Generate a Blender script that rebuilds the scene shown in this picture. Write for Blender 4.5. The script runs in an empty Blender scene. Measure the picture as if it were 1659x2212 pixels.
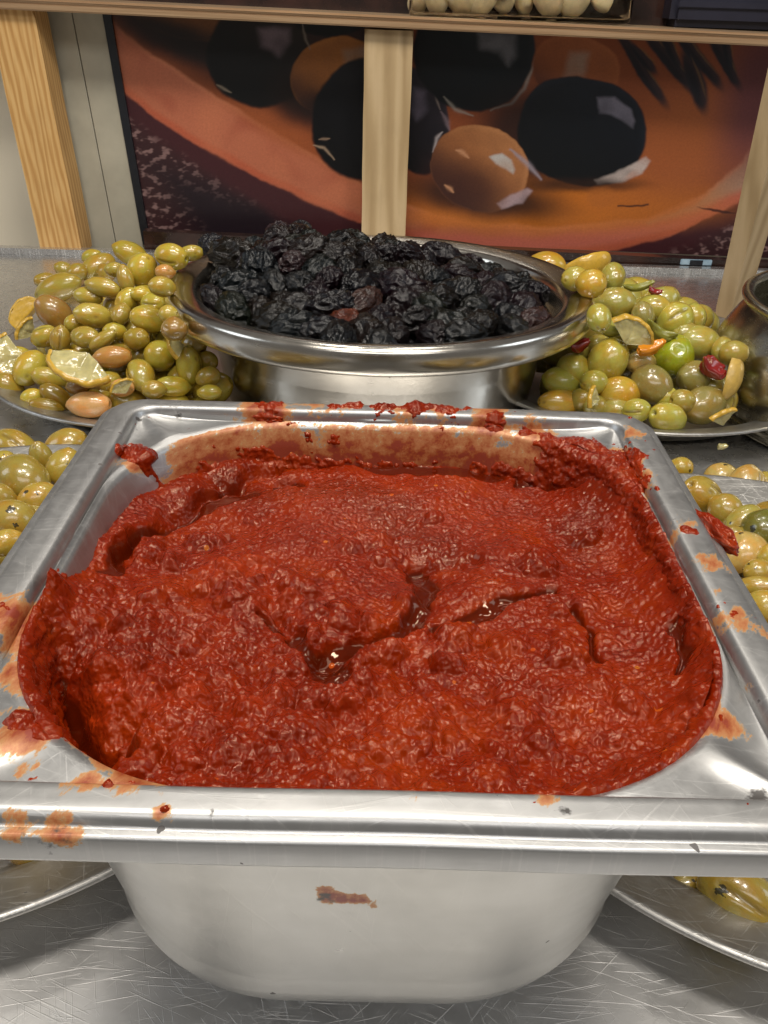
import bpy, bmesh, math, random
import numpy as np
from mathutils import Vector, Matrix
random.seed(7); RNG = np.random.default_rng(11)
S = bpy.context.scene; COL = S.collection

# ------------------------------------------------------------------ camera
PITCH, ROLL, YAW = 0.53943, 0.03294, -0.01024
CAM = np.array([0.0001, -0.1713, 0.11895 + 0.115]); FPX = 1900.0; CX, CY = 829.5, 1106.0
def cam_axes():
    cp, sp = math.cos(PITCH), math.sin(PITCH)
    f = np.array([0, cp, -sp]); u = np.array([0, sp, cp]); x = np.array([1, 0, 0.])
    c, s = math.cos(YAW), math.sin(YAW); Y = np.array([[c, -s, 0], [s, c, 0], [0, 0, 1]])
    f, u, x = Y @ f, Y @ u, Y @ x
    return math.cos(ROLL)*x + math.sin(ROLL)*u, -math.sin(ROLL)*x + math.cos(ROLL)*u, f
AX, AU, AF = cam_axes()
cd = bpy.data.cameras.new('camera'); cam = bpy.data.objects.new('camera', cd); COL.objects.link(cam)
cam.matrix_world = Matrix(((AX[0], AU[0], -AF[0], CAM[0]), (AX[1], AU[1], -AF[1], CAM[1]), (AX[2], AU[2], -AF[2], CAM[2]), (0, 0, 0, 1)))
cd.sensor_fit = 'VERTICAL'; cd.sensor_height = 36; cd.lens = FPX/2212*36; cd.clip_start = .01; cd.clip_end = 20
S.camera = cam
def ray(px, py): return AF + (px-CX)/FPX*AX - (py-CY)/FPX*AU
def onz(px, py, z): d = ray(px, py); return CAM + d*((z-CAM[2])/d[2])
def ony(px, py, y): d = ray(px, py); return CAM + d*((y-CAM[1])/d[1])

# ------------------------------------------------------------------ world, lamps, exposure
w = bpy.data.worlds.new('World'); S.world = w; w.use_nodes = True
w.node_tree.nodes['Background'].inputs[0].default_value = (.50, .47, .44, 1)
w.node_tree.nodes['Background'].inputs[1].default_value = .34
def area(name, loc, target, sx, sy, power, col):
    l = bpy.data.lights.new(name, 'AREA'); l.shape = 'RECTANGLE'; l.size = sx; l.size_y = sy; l.energy = power; l.color = col
    o = bpy.data.objects.new(name, l); COL.objects.link(o); o.location = loc
    o.rotation_euler = (Vector(target)-Vector(loc)).to_track_quat('-Z', 'Y').to_euler()
for lx, ly, lz, sz, pw, tx, ty in ((.26, -.10, 1.05, .15, 3.6, .05, .1), (-.26, -.08, 1.05, .15, 3.6, -.05, .1), (-.03, .10, 1.0, .14, 3.4, 0, .75), (.13, .56, .92, .09, .95, .0, .0), (-.15, .60, .95, .09, .95, .0, .0)):  # the lamp aimed at the back is a fill added to brighten the background
    area('ceiling_and_fill_lamp', (lx, ly, lz), (tx, ty, .05), sz, sz, pw, (1, .94, .85))
area('strip_lamp', (.05, -.75, 1.0), (0, .0, 0), 1.2, .30, 4.6, (1, .98, .95))
area('window_light', (-1.3, .1, .75), (0, .1, .1), .5, .5, 2.8, (.82, .91, 1))
area('window_light', (1.3, .1, .75), (0, .1, .1), .5, .5, 2.8, (.82, .91, 1))
S.view_settings.view_transform = 'Standard'; S.view_settings.look = 'None'
S.view_settings.exposure = 0.0; S.view_settings.gamma = 1

# ------------------------------------------------------------------ helpers
def lin(c):
    c = np.asarray(c, float)/255.; return np.where(c <= .04045, c/12.92, ((c+.055)/1.055)**2.4)
def tag(o, label=None, cat=None, group=None, kind=None):
    if label: o['label'] = label
    if cat: o['category'] = cat
    if group: o['group'] = group
    if kind: o['kind'] = kind
    return o
def link(name, me, mat, parent=None):
    o = bpy.data.objects.new(name, me); COL.objects.link(o)
    if mat is not None:
        me.materials.clear(); me.materials.append(mat)
    if parent: o.parent = parent
    return o
def mesh_np(name, V, F, smooth=True, attrs=None):
    """V (n,3), F (m,4) or (m,3) index arrays"""
    V = np.asarray(V, np.float32); F = np.asarray(F, np.int32); k = F.shape[1]
    me = bpy.data.meshes.new(name); me.vertices.add(len(V)); me.vertices.foreach_set('co', V.ravel())
    me.loops.add(F.size); me.loops.foreach_set('vertex_index', F.ravel())
    me.polygons.add(len(F)); me.polygons.foreach_set('loop_start', np.arange(0, F.size, k, dtype=np.int32))
    me.polygons.foreach_set('loop_total', np.full(len(F), k, np.int32))
    me.update(calc_edges=True)
    me.polygons.foreach_set('use_smooth', np.full(len(F), smooth))
    for n, a in (attrs or {}).items():
        if a.ndim == 1:
            t = me.attributes.new(n, 'FLOAT', 'POINT'); t.data.foreach_set('value', a.astype(np.float32))
        else:
            t = me.attributes.new(n, 'FLOAT_COLOR', 'POINT'); t.data.foreach_set('color', a.astype(np.float32).ravel())
    me.validate(); return me
def grid_faces(nr, nc, wrap=False):
    r = np.arange(nr-1)[:, None]; c = np.arange(nc if wrap else nc-1)[None, :]; c2 = (c+1) % nc
    return np.stack([r*nc+c, r*nc+c2, (r+1)*nc+c2, (r+1)*nc+c], -1).reshape(-1, 4)
def compact(V, F, keep, attrs=None):
    F = F[keep]; u, inv = np.unique(F, return_inverse=True)
    return V[u], inv.reshape(F.shape), {k: a[u] for k, a in (attrs or {}).items()}
def bm_mesh(name, bm, smooth=False):
    me = bpy.data.meshes.new(name); bm.normal_update(); bm.to_mesh(me); bm.free()
    for p in me.polygons: p.use_smooth = smooth
    return me
def box_mesh(name, x0, x1, y0, y1, z0, z1, bev=.0):
    bm = bmesh.new(); r = bmesh.ops.create_cube(bm, size=1)
    for v in r['verts']:
        v.co = Vector(((x0+x1)/2+v.co.x*(x1-x0), (y0+y1)/2+v.co.y*(y1-y0), (z0+z1)/2+v.co.z*(z1-z0)))
    if bev: bmesh.ops.bevel(bm, geom=bm.edges[:], offset=bev, segments=2, affect='EDGES')
    return bm_mesh(name, bm)
def lathe(name, prof, n=160, attrs=False):
    prof = np.asarray(prof, float); th = np.linspace(0, 2*np.pi, n, endpoint=False)
    V = np.stack([prof[:, 0][:, None]*np.cos(th), prof[:, 0][:, None]*np.sin(th), np.repeat(prof[:, 1][:, None], n, 1)], -1).reshape(-1, 3)
    return mesh_np(name, V, grid_faces(len(prof), n, True))
def smooth_prof(P, k=6):
    """Catmull-Rom through profile points"""
    P = np.asarray(P, float); Q = np.vstack([2*P[0]-P[1], P, 2*P[-1]-P[-2]]); out = []
    for i in range(1, len(Q)-2):
        for t in np.linspace(0, 1, k, endpoint=False):
            a, b, c, d = Q[i-1], Q[i], Q[i+1], Q[i+2]
            out.append(.5*((2*b)+(-a+c)*t+(2*a-5*b+4*c-d)*t*t+(-a+3*b-3*c+d)*t**3))
    out.append(P[-1]); return np.array(out)
def lathe_thing(name, prof, k, n, mat, parts, loc):
    """a turned thing: an Empty with one mesh per named run of the profile"""
    root = bpy.data.objects.new(name, None); COL.objects.link(root); root.location = loc; P = smooth_prof(prof, k)
    for pn, i0, i1 in parts: link(pn, lathe(pn, P[i0*k:i1*k+1], n), mat, root)
    return root
def perlin(X, Y, scale, seed):
    """2-D gradient noise, about -1..1, feature size 'scale'"""
    r = np.random.default_rng(seed); N = 256; ang = r.random((N, N))*2*np.pi; gx, gy = np.cos(ang), np.sin(ang)
    x, y = np.asarray(X)/scale+500.3, np.asarray(Y)/scale+500.7; xi, yi = np.floor(x).astype(int), np.floor(y).astype(int); fx, fy = x-xi, y-yi
    def g(i, j): a, b = (xi+i) % N, (yi+j) % N; return gx[a, b]*(fx-i)+gy[a, b]*(fy-j)
    s = lambda t: t*t*t*(t*(t*6-15)+10)
    u, v = s(fx), s(fy)
    return 1.5*((g(0, 0)*(1-u)+g(1, 0)*u)*(1-v)+(g(0, 1)*(1-u)+g(1, 1)*u)*v)
def perlin3(P, scale, seed):
    return (perlin(P[:, 0]+.37*P[:, 2], P[:, 1]+.21*P[:, 2], scale, seed)+perlin(P[:, 1]-.3*P[:, 0], P[:, 2]+.2*P[:, 0], scale, seed+1)+perlin(P[:, 2]+.4*P[:, 1], P[:, 0], scale, seed+2))/1.7
def sstep(a, b, x): t = np.clip((x-a)/(b-a), 0, 1); return t*t*(3-2*t)

# ------------------------------------------------------------------ materials
class NT:
    def __init__(s, name):
        s.m = bpy.data.materials.new(name); s.m.use_nodes = True; s.t = s.m.node_tree; s.b = s.t.nodes['Principled BSDF']
    def n(s, typ, **kw):
        n = s.t.nodes.new(typ)
        for k, v in kw.items():
            if k in n.inputs: s.set(n.inputs[k], v)
            else: setattr(n, k, v)
        return n
    def set(s, sock, v):
        if isinstance(v, bpy.types.NodeSocket): s.t.links.new(v, sock)
        elif isinstance(v, (tuple, list)) and len(v) == 3 and sock.type == 'RGBA': sock.default_value = (*v, 1)
        else: sock.default_value = v
    def p(s, **kw):
        for k, v in kw.items(): s.set(s.b.inputs[k.replace('_', ' ')], v)
    def noise(s, scale, detail=3, rough=.55, vec=None, dist=0):
        n = s.n('ShaderNodeTexNoise'); n.inputs['Scale'].default_value = scale; n.inputs['Detail'].default_value = detail
        n.inputs['Roughness'].default_value = rough; n.inputs['Distortion'].default_value = dist
        if vec is not None: s.t.links.new(vec, n.inputs['Vector'])
        return n.outputs['Fac']
    def obj(s, scale=None, rot=None):
        c = s.n('ShaderNodeTexCoord').outputs['Object']
        if scale is None: return c
        if rot:      # turn first, stretch after
            q = s.n('ShaderNodeMapping'); q.inputs['Rotation'].default_value = rot; s.t.links.new(c, q.inputs['Vector']); c = q.outputs['Vector']
        m = s.n('ShaderNodeMapping'); m.inputs['Scale'].default_value = scale
        s.t.links.new(c, m.inputs['Vector']); return m.outputs['Vector']
    def ramp(s, fac, stops):
        r = s.n('ShaderNodeValToRGB'); e = r.color_ramp.elements
        while len(e) < len(stops): e.new(.5)
        for i, (p, c) in enumerate(stops):
            e[i].position = p; e[i].color = (*c, 1) if isinstance(c, (tuple, list, np.ndarray)) else (c, c, c, 1)
        s.t.links.new(fac, r.inputs['Fac']); return r.outputs['Color']
    def mix(s, fac, a, b, mode='MIX'):
        m = s.n('ShaderNodeMix', data_type='RGBA', blend_type=mode)
        s.set(m.inputs[0], fac); s.set(m.inputs[6], a); s.set(m.inputs[7], b); return m.outputs[2]
    def math(s, op, a, b=0.0, clamp=False):
        m = s.n('ShaderNodeMath', operation=op, use_clamp=clamp); s.set(m.inputs[0], a); s.set(m.inputs[1], b); return m.outputs[0]
    def attr(s, name, out='Fac'): return s.n('ShaderNodeAttribute', attribute_name=name).outputs[out]
    def bump(s, h, strength, dist, prev=None):
        b = s.n('ShaderNodeBump'); b.inputs['Strength'].default_value = strength; b.inputs['Distance'].default_value = dist
        s.t.links.new(h, b.inputs['Height'])
        if prev: s.t.links.new(prev, b.inputs['Normal'])
        return b.outputs['Normal']

def steel(name, base=(.62, .60, .57), rough=.3, streak=(300, 12, 300), spots=True, stain=False, scratch=False, grime=.25, metal=1.0, sw=1.0, worn=False):
    k = NT(name)
    st = k.noise(1, 4, .6, k.obj(streak)); cloud = k.noise(22, 4, .6, k.obj())
    fine = k.noise(260, 3, .6, k.obj())
    col = k.mix(k.math('MULTIPLY', cloud, grime), base, tuple(x*y for x, y in zip(base, (.72, .68, .60))))
    r = k.math('ADD', k.math('MULTIPLY', st, .14), rough-.07); r = k.math('ADD', r, k.math('MULTIPLY', cloud, .10))
    nrm = k.bump(st, .06, .0004); nrm = k.bump(cloud, .10, .002, nrm)
    met = metal; big = k.noise(9, 2, .5, k.obj()); nrm = k.bump(big, .12, .006, nrm); fp = k.noise(75, 5, .7, k.obj()); r = k.math('ADD', r, k.math('MULTIPLY', k.math('SUBTRACT', fp, .5), .28))
    if scratch:
        acc = None
        for i, (sc, ro, th) in enumerate((((40, 1500, 1), .38, .67), ((30, 1300, 1), -.22, .67), ((50, 1800, 1), 1.25, .68), ((24, 1400, 1), .04, .66), ((60, 2000, 1), 2.3, .69), ((22, 1000, 1), -.75, .70), ((60, 2000, 1), .8, .68))):
            v = k.obj(sc, (0, 0, ro)); nz = k.noise(1, 2, .5, v, .15)
            l = k.ramp(nz, [(th-.02, 0.), (th+.03, 1.)]); acc = l if acc is None else k.mix(1., acc, l, 'ADD')
        nrm = k.bump(acc, .35*sw, .0003, nrm)
        col = k.mix(k.math('MULTIPLY', acc, .40*sw, True), col, (.85, .82, .78))
        r = k.math('ADD', r, k.math('MULTIPLY', acc, .2*sw))
    if worn:
        sp = k.n('ShaderNodeSeparateXYZ'); k.t.links.new(k.obj(), sp.inputs[0]); r = k.math('SUBTRACT', r, k.math('MULTIPLY', k.ramp(k.math('MULTIPLY', sp.outputs[1], 2.0, True), [(.1, 0.), (.75, 1.)]), .20))
    if spots:
        v = k.n('ShaderNodeTexVoronoi'); v.inputs['Scale'].default_value = 170; v.inputs['Randomness'].default_value = 1
        wv = k.n('ShaderNodeVectorMath', operation='ADD'); nv = k.n('ShaderNodeTexNoise'); nv.inputs['Scale'].default_value = 300
        sc = k.n('ShaderNodeVectorMath', operation='SCALE'); sc.inputs['Scale'].default_value = .004
        k.t.links.new(k.obj(), nv.inputs['Vector']); k.t.links.new(nv.outputs['Color'], sc.inputs[0]); k.t.links.new(k.obj(), wv.inputs[0]); k.t.links.new(sc.outputs[0], wv.inputs[1])
        k.t.links.new(wv.outputs[0], v.inputs['Vector'])
        rnd = k.n('ShaderNodeSeparateColor'); k.t.links.new(v.outputs['Color'], rnd.inputs[0])
        thr = k.math('MULTIPLY', k.math('SUBTRACT', rnd.outputs[0], .80), .8)   # only some cells carry a spot
        m = k.math('MULTIPLY', k.math('GREATER_THAN', thr, v.outputs['Distance']), .85)
        col = k.mix(m, col, (.055, .045, .04)); met = k.math('SUBTRACT', metal, m, True); r = k.math('ADD', r, k.math('MULTIPLY', m, .3))
    if stain:
        a = k.attr('stain'); nz = k.noise(330, 6, .72, k.obj((1, .45, 1), (0, 0, .4))); nb = k.noise(90, 3, .5, k.obj())
        f = k.math('ADD', k.math('MULTIPLY', a, 1.25), k.math('SUBTRACT', k.math('ADD', k.math('MULTIPLY', nz, 1.7), k.math('MULTIPLY', nb, 1.0)), 1.92))
        f1 = k.ramp(f, [(.0, 0.), (.10, .80), (.5, .97)])
        oc = k.ramp(f, [(.0, (.46, .23, .012)), (.20, (.42, .125, .003)), (.60, (.22, .022, .002))])
        col = k.mix(f1, col, oc); met = k.math('MULTIPLY', met, k.math('SUBTRACT', 1.0, k.math('MULTIPLY', f1, .97)))
        # dark spots along the seams
        dk = k.attr('dark'); dn = k.noise(420, 3, .6, k.obj())
        dm = k.ramp(k.math('ADD', dk, k.math('MULTIPLY', k.math('SUBTRACT', dn, .5), .9)), [(.45, 0.), (.6, .93)])
        col = k.mix(dm, col, (.03, .024, .02)); met = k.math('MULTIPLY', met, k.math('SUBTRACT', 1.0, dm))
    k.p(Base_Color=col, Roughness=r, Metallic=met, Normal=nrm); return k.m

M_counter = steel('counter_steel', (.70, .695, .69), .40, (120, 190, 1), False, False, True, .35, .9, .85, True)
M_pan = steel('pan_steel', (.44, .44, .44), .37, (400, 400, 40), True, True, True, .45, .92, .20)
M_tray = steel('tray_steel', (.50, .495, .48), .30, (30, 30, 260), True, True, True, .6, 1., .12)
M_bowl = steel('bowl_steel', (.55, .52, .47), .16, (8, 8, 500), False)
M_plate = steel('plate_steel', (.50, .49, .47), .34, (60, 60, 60), True, False, True, .5, 1., .6)
M_pot = steel('pot_steel', (.46, .44, .37), .20, (8, 8, 400), True)

def paste_mat():
    k = NT('pepper_paste')
    o = k.obj(); big = k.noise(55, 3, .55, o); mid = k.noise(240, 4, .6, o); fine = k.noise(1100, 4, .65, o)
    col = k.ramp(k.math('ADD', k.math('MULTIPLY', big, .6), k.math('MULTIPLY', mid, .4)), [(.30, (.100, .0050, .0005)), (.50, (.172, .0102, .0006)), (.68, (.25, .024, .0010))])
    oil_shade = k.attr('oil_shade'); bright = k.attr('fresh')
    col = k.mix(k.math('MULTIPLY', bright, .7), col, (.30, .026, .003))
    col = k.mix(k.math('MULTIPLY', oil_shade, .9), col, (.065, .0055, .0008))  # dark oily film, also used to put crevice shade into the colour
    v = k.n('ShaderNodeTexVoronoi'); v.inputs['Scale'].default_value = 230; k.t.links.new(o, v.inputs['Vector'])
    sc = k.n('ShaderNodeSeparateColor'); k.t.links.new(v.outputs['Color'], sc.inputs[0])
    seed = k.math('MULTIPLY', k.math('LESS_THAN', v.outputs['Distance'], k.math('MULTIPLY', k.math('SUBTRACT', sc.outputs[0], .88), 1.7)), .7)
    col = k.mix(seed, col, k.ramp(sc.outputs[1], [(0, (.48, .07, .006)), (.6, (.48, .14, .012)), (.9, (.42, .04, .006)), (1, (.03, .012, .01))]))
    inv = k.math('SUBTRACT', 1.0, k.math('MULTIPLY', oil_shade, .92))
    dv = k.n('ShaderNodeVectorMath', operation='ADD'); dn = k.n('ShaderNodeTexNoise'); dn.inputs['Scale'].default_value = 700
    dsc = k.n('ShaderNodeVectorMath', operation='SCALE'); dsc.inputs['Scale'].default_value = .0005; k.t.links.new(o, dn.inputs['Vector']); k.t.links.new(dn.outputs['Color'], dsc.inputs[0]); k.t.links.new(o, dv.inputs[0]); k.t.links.new(dsc.outputs[0], dv.inputs[1])
    cell = k.n('ShaderNodeTexVoronoi', feature='SMOOTH_F1'); cell.inputs['Scale'].default_value = 900; k.t.links.new(dv.outputs[0], cell.inputs['Vector'])
    hgt = k.math('ADD', k.math('MULTIPLY', cell.outputs['Distance'], -.8), k.math('MULTIPLY', fine, .35))
    b2 = k.n('ShaderNodeBump'); b2.inputs['Distance'].default_value = .0006; k.t.links.new(hgt, b2.inputs['Height']); k.t.links.new(k.math('MULTIPLY', inv, .64), b2.inputs['Strength'])
    wet = k.noise(160, 2, .5, o)
    r = k.ramp(wet, [(.35, .03), (.66, .075)])
    r = k.mix(oil_shade, r, (.04, .04, .04))
    k.p(Base_Color=col, Roughness=r, Normal=b2.outputs[0], IOR=1.45, Specular_IOR_Level=.44, Specular_Tint=(1., .76, .55, 1.), Subsurface_Weight=.05, Subsurface_Radius=(.003, .0006, .0003), Subsurface_Scale=.6)
    return k.m
M_paste = paste_mat()

def olive_mat(name, spots, spotcol=(.02, .015, .008), dens=.80):
    k = NT(name); oi = k.n('ShaderNodeObjectInfo'); o = k.obj()
    # object-space texture shifted by the object's own random value
    ad = k.n('ShaderNodeVectorMath', operation='ADD'); cb = k.n('ShaderNodeCombineXYZ'); rr = k.math('MULTIPLY', oi.outputs['Random'], 40.)
    for i in range(3): k.t.links.new(rr, cb.inputs[i])
    k.t.links.new(o, ad.inputs[0]); k.t.links.new(cb.outputs[0], ad.inputs[1]); o = ad.outputs[0]
    n1 = k.noise(1.3, 4, .6, o); n2 = k.noise(9, 4, .6, o); n3 = k.noise(26, 2, .5, o)
    base = oi.outputs['Color']
    col = k.mix(k.ramp(n1, [(.42, 0.), (.66, .85)]), base, k.mix(1., base, (1.15, .80, .45), 'MULTIPLY'))
    col = k.mix(k.ramp(n2, [(.45, 0.), (.75, .45)]), col, k.mix(1., base, (.62, .60, .5), 'MULTIPLY'))
    col = k.mix(k.ramp(n3, [(.62, 0.), (.72, .25)]), col, k.mix(1., base, (1.3, 1.3, 1.6), 'MULTIPLY'))
    col = k.mix(k.attr('stem'), col, (.16, .10, .02))
    if spots:
        v = k.n('ShaderNodeTexVoronoi'); v.inputs['Scale'].default_value = 2.3
        wv = k.n('ShaderNodeVectorMath', operation='ADD'); nv = k.n('ShaderNodeTexNoise'); nv.inputs['Scale'].default_value = 5
        sc = k.n('ShaderNodeVectorMath', operation='SCALE'); sc.inputs['Scale'].default_value = .35
        k.t.links.new(o, nv.inputs['Vector']); k.t.links.new(nv.outputs['Color'], sc.inputs[0]); k.t.links.new(o, wv.inputs[0]); k.t.links.new(sc.outputs[0], wv.inputs[1]); k.t.links.new(wv.outputs[0], v.inputs['Vector'])
        s = k.n('ShaderNodeSeparateColor'); k.t.links.new(v.outputs['Color'], s.inputs[0])
        m = k.math('GREATER_THAN', k.math('MULTIPLY', k.math('SUBTRACT', s.outputs[0], dens), 1.7), v.outputs['Distance'])
        col = k.mix(k.math('MULTIPLY', m, .9), col, spotcol)
    bmp = k.bump(n2, .25, .0004); bmp = k.bump(n3, .12, .0002, bmp)
    k.p(Base_Color=col, Roughness=k.math('ADD', k.math('MULTIPLY', n2, .18), .16), Normal=bmp, Subsurface_Weight=.12, Subsurface_Radius=(.004, .003, .001), Subsurface_Scale=.7, Coat_Weight=.7, Coat_Roughness=.09)
    return k.m
M_olive = olive_mat('green_olive_skin', True, (.10, .06, .015), .93)
M_herb = olive_mat('herbed_olive_skin', True, (.012, .011, .006), .74)
def black_mat():
    k = NT('black_olive_skin'); oi = k.n('ShaderNodeObjectInfo'); o = k.obj(); n = k.noise(4.5, 4, .6, o, .6); f = k.noise(20, 3, .6, o)
    col = k.mix(k.ramp(n, [(.4, 0.), (.75, .6)]), oi.outputs['Color'], k.mix(1., oi.outputs['Color'], (2.4, 1.7, 1.5), 'MULTIPLY'))
    k.p(Base_Color=col, Roughness=k.ramp(f, [(.3, .09), (.7, .26)]), Normal=k.bump(f, .6, .0003, k.bump(n, .5, .0012)), Specular_IOR_Level=.32)
    return k.m
M_black = black_mat()
def simple(name, base, rough, nscale=60, amt=.3, spec=.5, coat=0., sss=0., bump=.2, bd=.001):
    k = NT(name); n = k.noise(nscale, 4, .6, k.obj()); c2 = tuple(x*.6 for x in base)
    k.p(Base_Color=k.mix(k.math('MULTIPLY', k.ramp(n, [(.35, 0.), (.7, 1.)]), amt*2, True), base, c2), Roughness=rough, Normal=k.bump(n, bump, bd), Specular_IOR_Level=spec, Coat_Weight=coat, Coat_Roughness=.08)
    if sss: k.p(Subsurface_Weight=sss, Subsurface_Radius=(.004, .003, .0015), Subsurface_Scale=1.)
    return k.m
M_pulp = simple('lemon_pulp', (.56, .49, .22), .16, 200, .35, coat=.5, sss=.45, bump=.25)
M_rind = simple('lemon_rind', (.60, .36, .04), .3, 500, .25, coat=.3, bump=.35, bd=.0005)
M_tanrind = simple('tan_rind', (.55, .36, .08), .35, 400, .3, coat=.2, bump=.4, bd=.0005)
M_red = simple('red_pepper', (.26, .012, .010), .22, 200, .3, coat=.4)
M_orange = simple('orange_pepper', (.72, .25, .012), .22, 200, .2, coat=.4)
M_stem = simple('pickled_stem', (.24, .23, .03), .3, 250, .3, coat=.3)
M_garlic = simple('garlic', (.80, .68, .44), .3, 150, .3, coat=.3, sss=.2)
M_wall = simple('cream_wall', (.86, .77, .60), .8, 6, .1)
M_dark = simple('black_trim', (.008, .009, .013), .35, 60, .2)
M_crate = simple('navy_plastic', (.020, .020, .034), .35, 40, .3)
M_brine = simple('brine', (.05, .04, .025), .2, 60, .4)
def wood_mat(name, c1, c2, c3, rough=.55, bands=46.):
    k = NT(name); v = k.obj((1, 1, .07)); nz = k.noise(24, 4, .6, v)
    wv = k.n('ShaderNodeTexWave', wave_type='BANDS', bands_direction='DIAGONAL'); wv.inputs['Scale'].default_value = bands; wv.inputs['Distortion'].default_value = 14; wv.inputs['Detail'].default_value = 4; wv.inputs['Detail Scale'].default_value = .35; wv.inputs['Detail Roughness'].default_value = .65
    k.t.links.new(v, wv.inputs['Vector'])
    fib = k.noise(1, 3, .6, k.obj((900, 900, 25)))
    knot = k.noise(13, 2, .5, k.obj((1.4, 1.4, .9)))
    col = k.ramp(k.math('ADD', k.math('MULTIPLY', wv.outputs['Fac'], .7), k.math('MULTIPLY', nz, .4)), [(.15, c1), (.55, c2), (.95, c3)])
    col = k.mix(k.math('MULTIPLY', fib, .35), col, c3)
    dirt = k.noise(30, 5, .7, k.obj((1, 1, .35))); col = k.mix(k.ramp(dirt, [(.48, 0.), (.78, .32)]), col, tuple(x*.55 for x in c3)); col = k.mix(k.ramp(knot, [(.62, 0.), (.72, .75)]), col, tuple(x*.45 for x in c3))
    k.p(Base_Color=col, Roughness=rough, Normal=k.bump(fib, .25, .0006), Specular_IOR_Level=.35); return k.m
M_pine = wood_mat('pine_wood', (.66, .42, .17), (.58, .34, .12), (.43, .22, .065), .55, 105.)
M_lath = wood_mat('planed_wood', (.58, .43, .25), (.50, .36, .195), (.38, .26, .13), .5, 34.)
M_panel = simple('grey_board', (.44, .41, .32), .6, 16, .35, bump=.15, bd=.001)
def shelf_mat():
    k = NT('shelf_board'); n = k.noise(1, 4, .6, k.obj((20, 300, 300))); k.p(Base_Color=k.ramp(n, [(.3, (.26, .17, .10)), (.7, (.42, .29, .17))]), Roughness=.28, Normal=k.bump(n, .2, .0005)); return k.m
M_shelf = shelf_mat()
k = NT('copper_edge'); n = k.noise(1, 4, .6, k.obj((10, 300, 500))); k.p(Base_Color=k.ramp(n, [(.3, (.46, .28, .15)), (.7, (.68, .46, .27))]), Roughness=.3, Metallic=.6, Normal=k.bump(n, .3, .0005)); M_edge = k.m
k = NT('clear_tub'); k.p(Base_Color=(.9, .88, .82), Roughness=.06, Transmission_Weight=1., IOR=1.15); M_tub = k.m
k = NT('dark_glass'); n = k.noise(30, 3, .5, k.obj()); k.p(Base_Color=k.ramp(n, [(.3, (.012, .008, .007)), (.7, (.05, .022, .016))]), Roughness=.12, Specular_IOR_Level=.6); M_glass = k.m
k = NT('pale_blue_reflection'); n = k.noise(60, 3, .5, k.obj()); k.p(Base_Color=k.ramp(n, [(.3, (.20, .30, .38)), (.7, (.38, .50, .58))]), Roughness=.3); M_reflection = k.m

# ------------------------------------------------------------------ counter and background
c = link('counter', box_mesh('counter', -1.2, 1.2, -.9, .685, -.04, 0), M_counter); tag(c, kind='structure')
lip = link('counter_lip', box_mesh('counter_lip', -1.2, 1.2, .6855, .697, -.04, .006, .001), M_counter, c)

wall = link('wall', box_mesh('wall', -1.2, 1.2, .80, .84, -.3, .55), M_wall); tag(wall, 'plain cream wall behind the left wooden post', 'wall', kind='structure')
PX0, PY = -.256, .74
gb = bpy.data.objects.new('board_panel', None); COL.objects.link(gb); gb.location = (PX0, PY, 0); tag(gb, 'weathered grey upright boards between the left post and the printed panel', 'panel')
def lean_box(name, xa, xb, y0, y1, z0, z1, mat, parent):
    """an upright board that leans a little, as the whole print and its boards do"""
    bm = bmesh.new(); vs = []
    for z in (z0, z1):
        for x, y in ((xa, y0), (xb, y0), (xb, y1), (xa, y1)): vs.append(bm.verts.new((x-.066*(z-.013)-PX0, y-PY, z)))
    for f in ((3, 2, 1, 0), (4, 5, 6, 7), (0, 1, 5, 4), (1, 2, 6, 5), (2, 3, 7, 6), (3, 0, 4, 7)): bm.faces.new([vs[i] for i in f])
    bmesh.ops.bevel(bm, geom=bm.edges[:], offset=.0004, segments=1, affect='EDGES'); return link(name, bm_mesh(name, bm), mat, parent)
lean_box('board', -.318, -.2745, .738, .752, -.05, .206, M_panel, gb); lean_box('board', -.2738, -.2465, .7385, .752, -.05, .206, M_panel, gb)
pr = bpy.data.objects.new('printed_panel', None); COL.objects.link(pr); pr.location = (PX0, PY, 0); tag(pr, 'large printed panel showing dark and brown olives in a terracotta dish', 'poster')
link('backing', box_mesh('backing', .015, .85, .001, .006, .009, .206), M_dark, pr)
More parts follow.
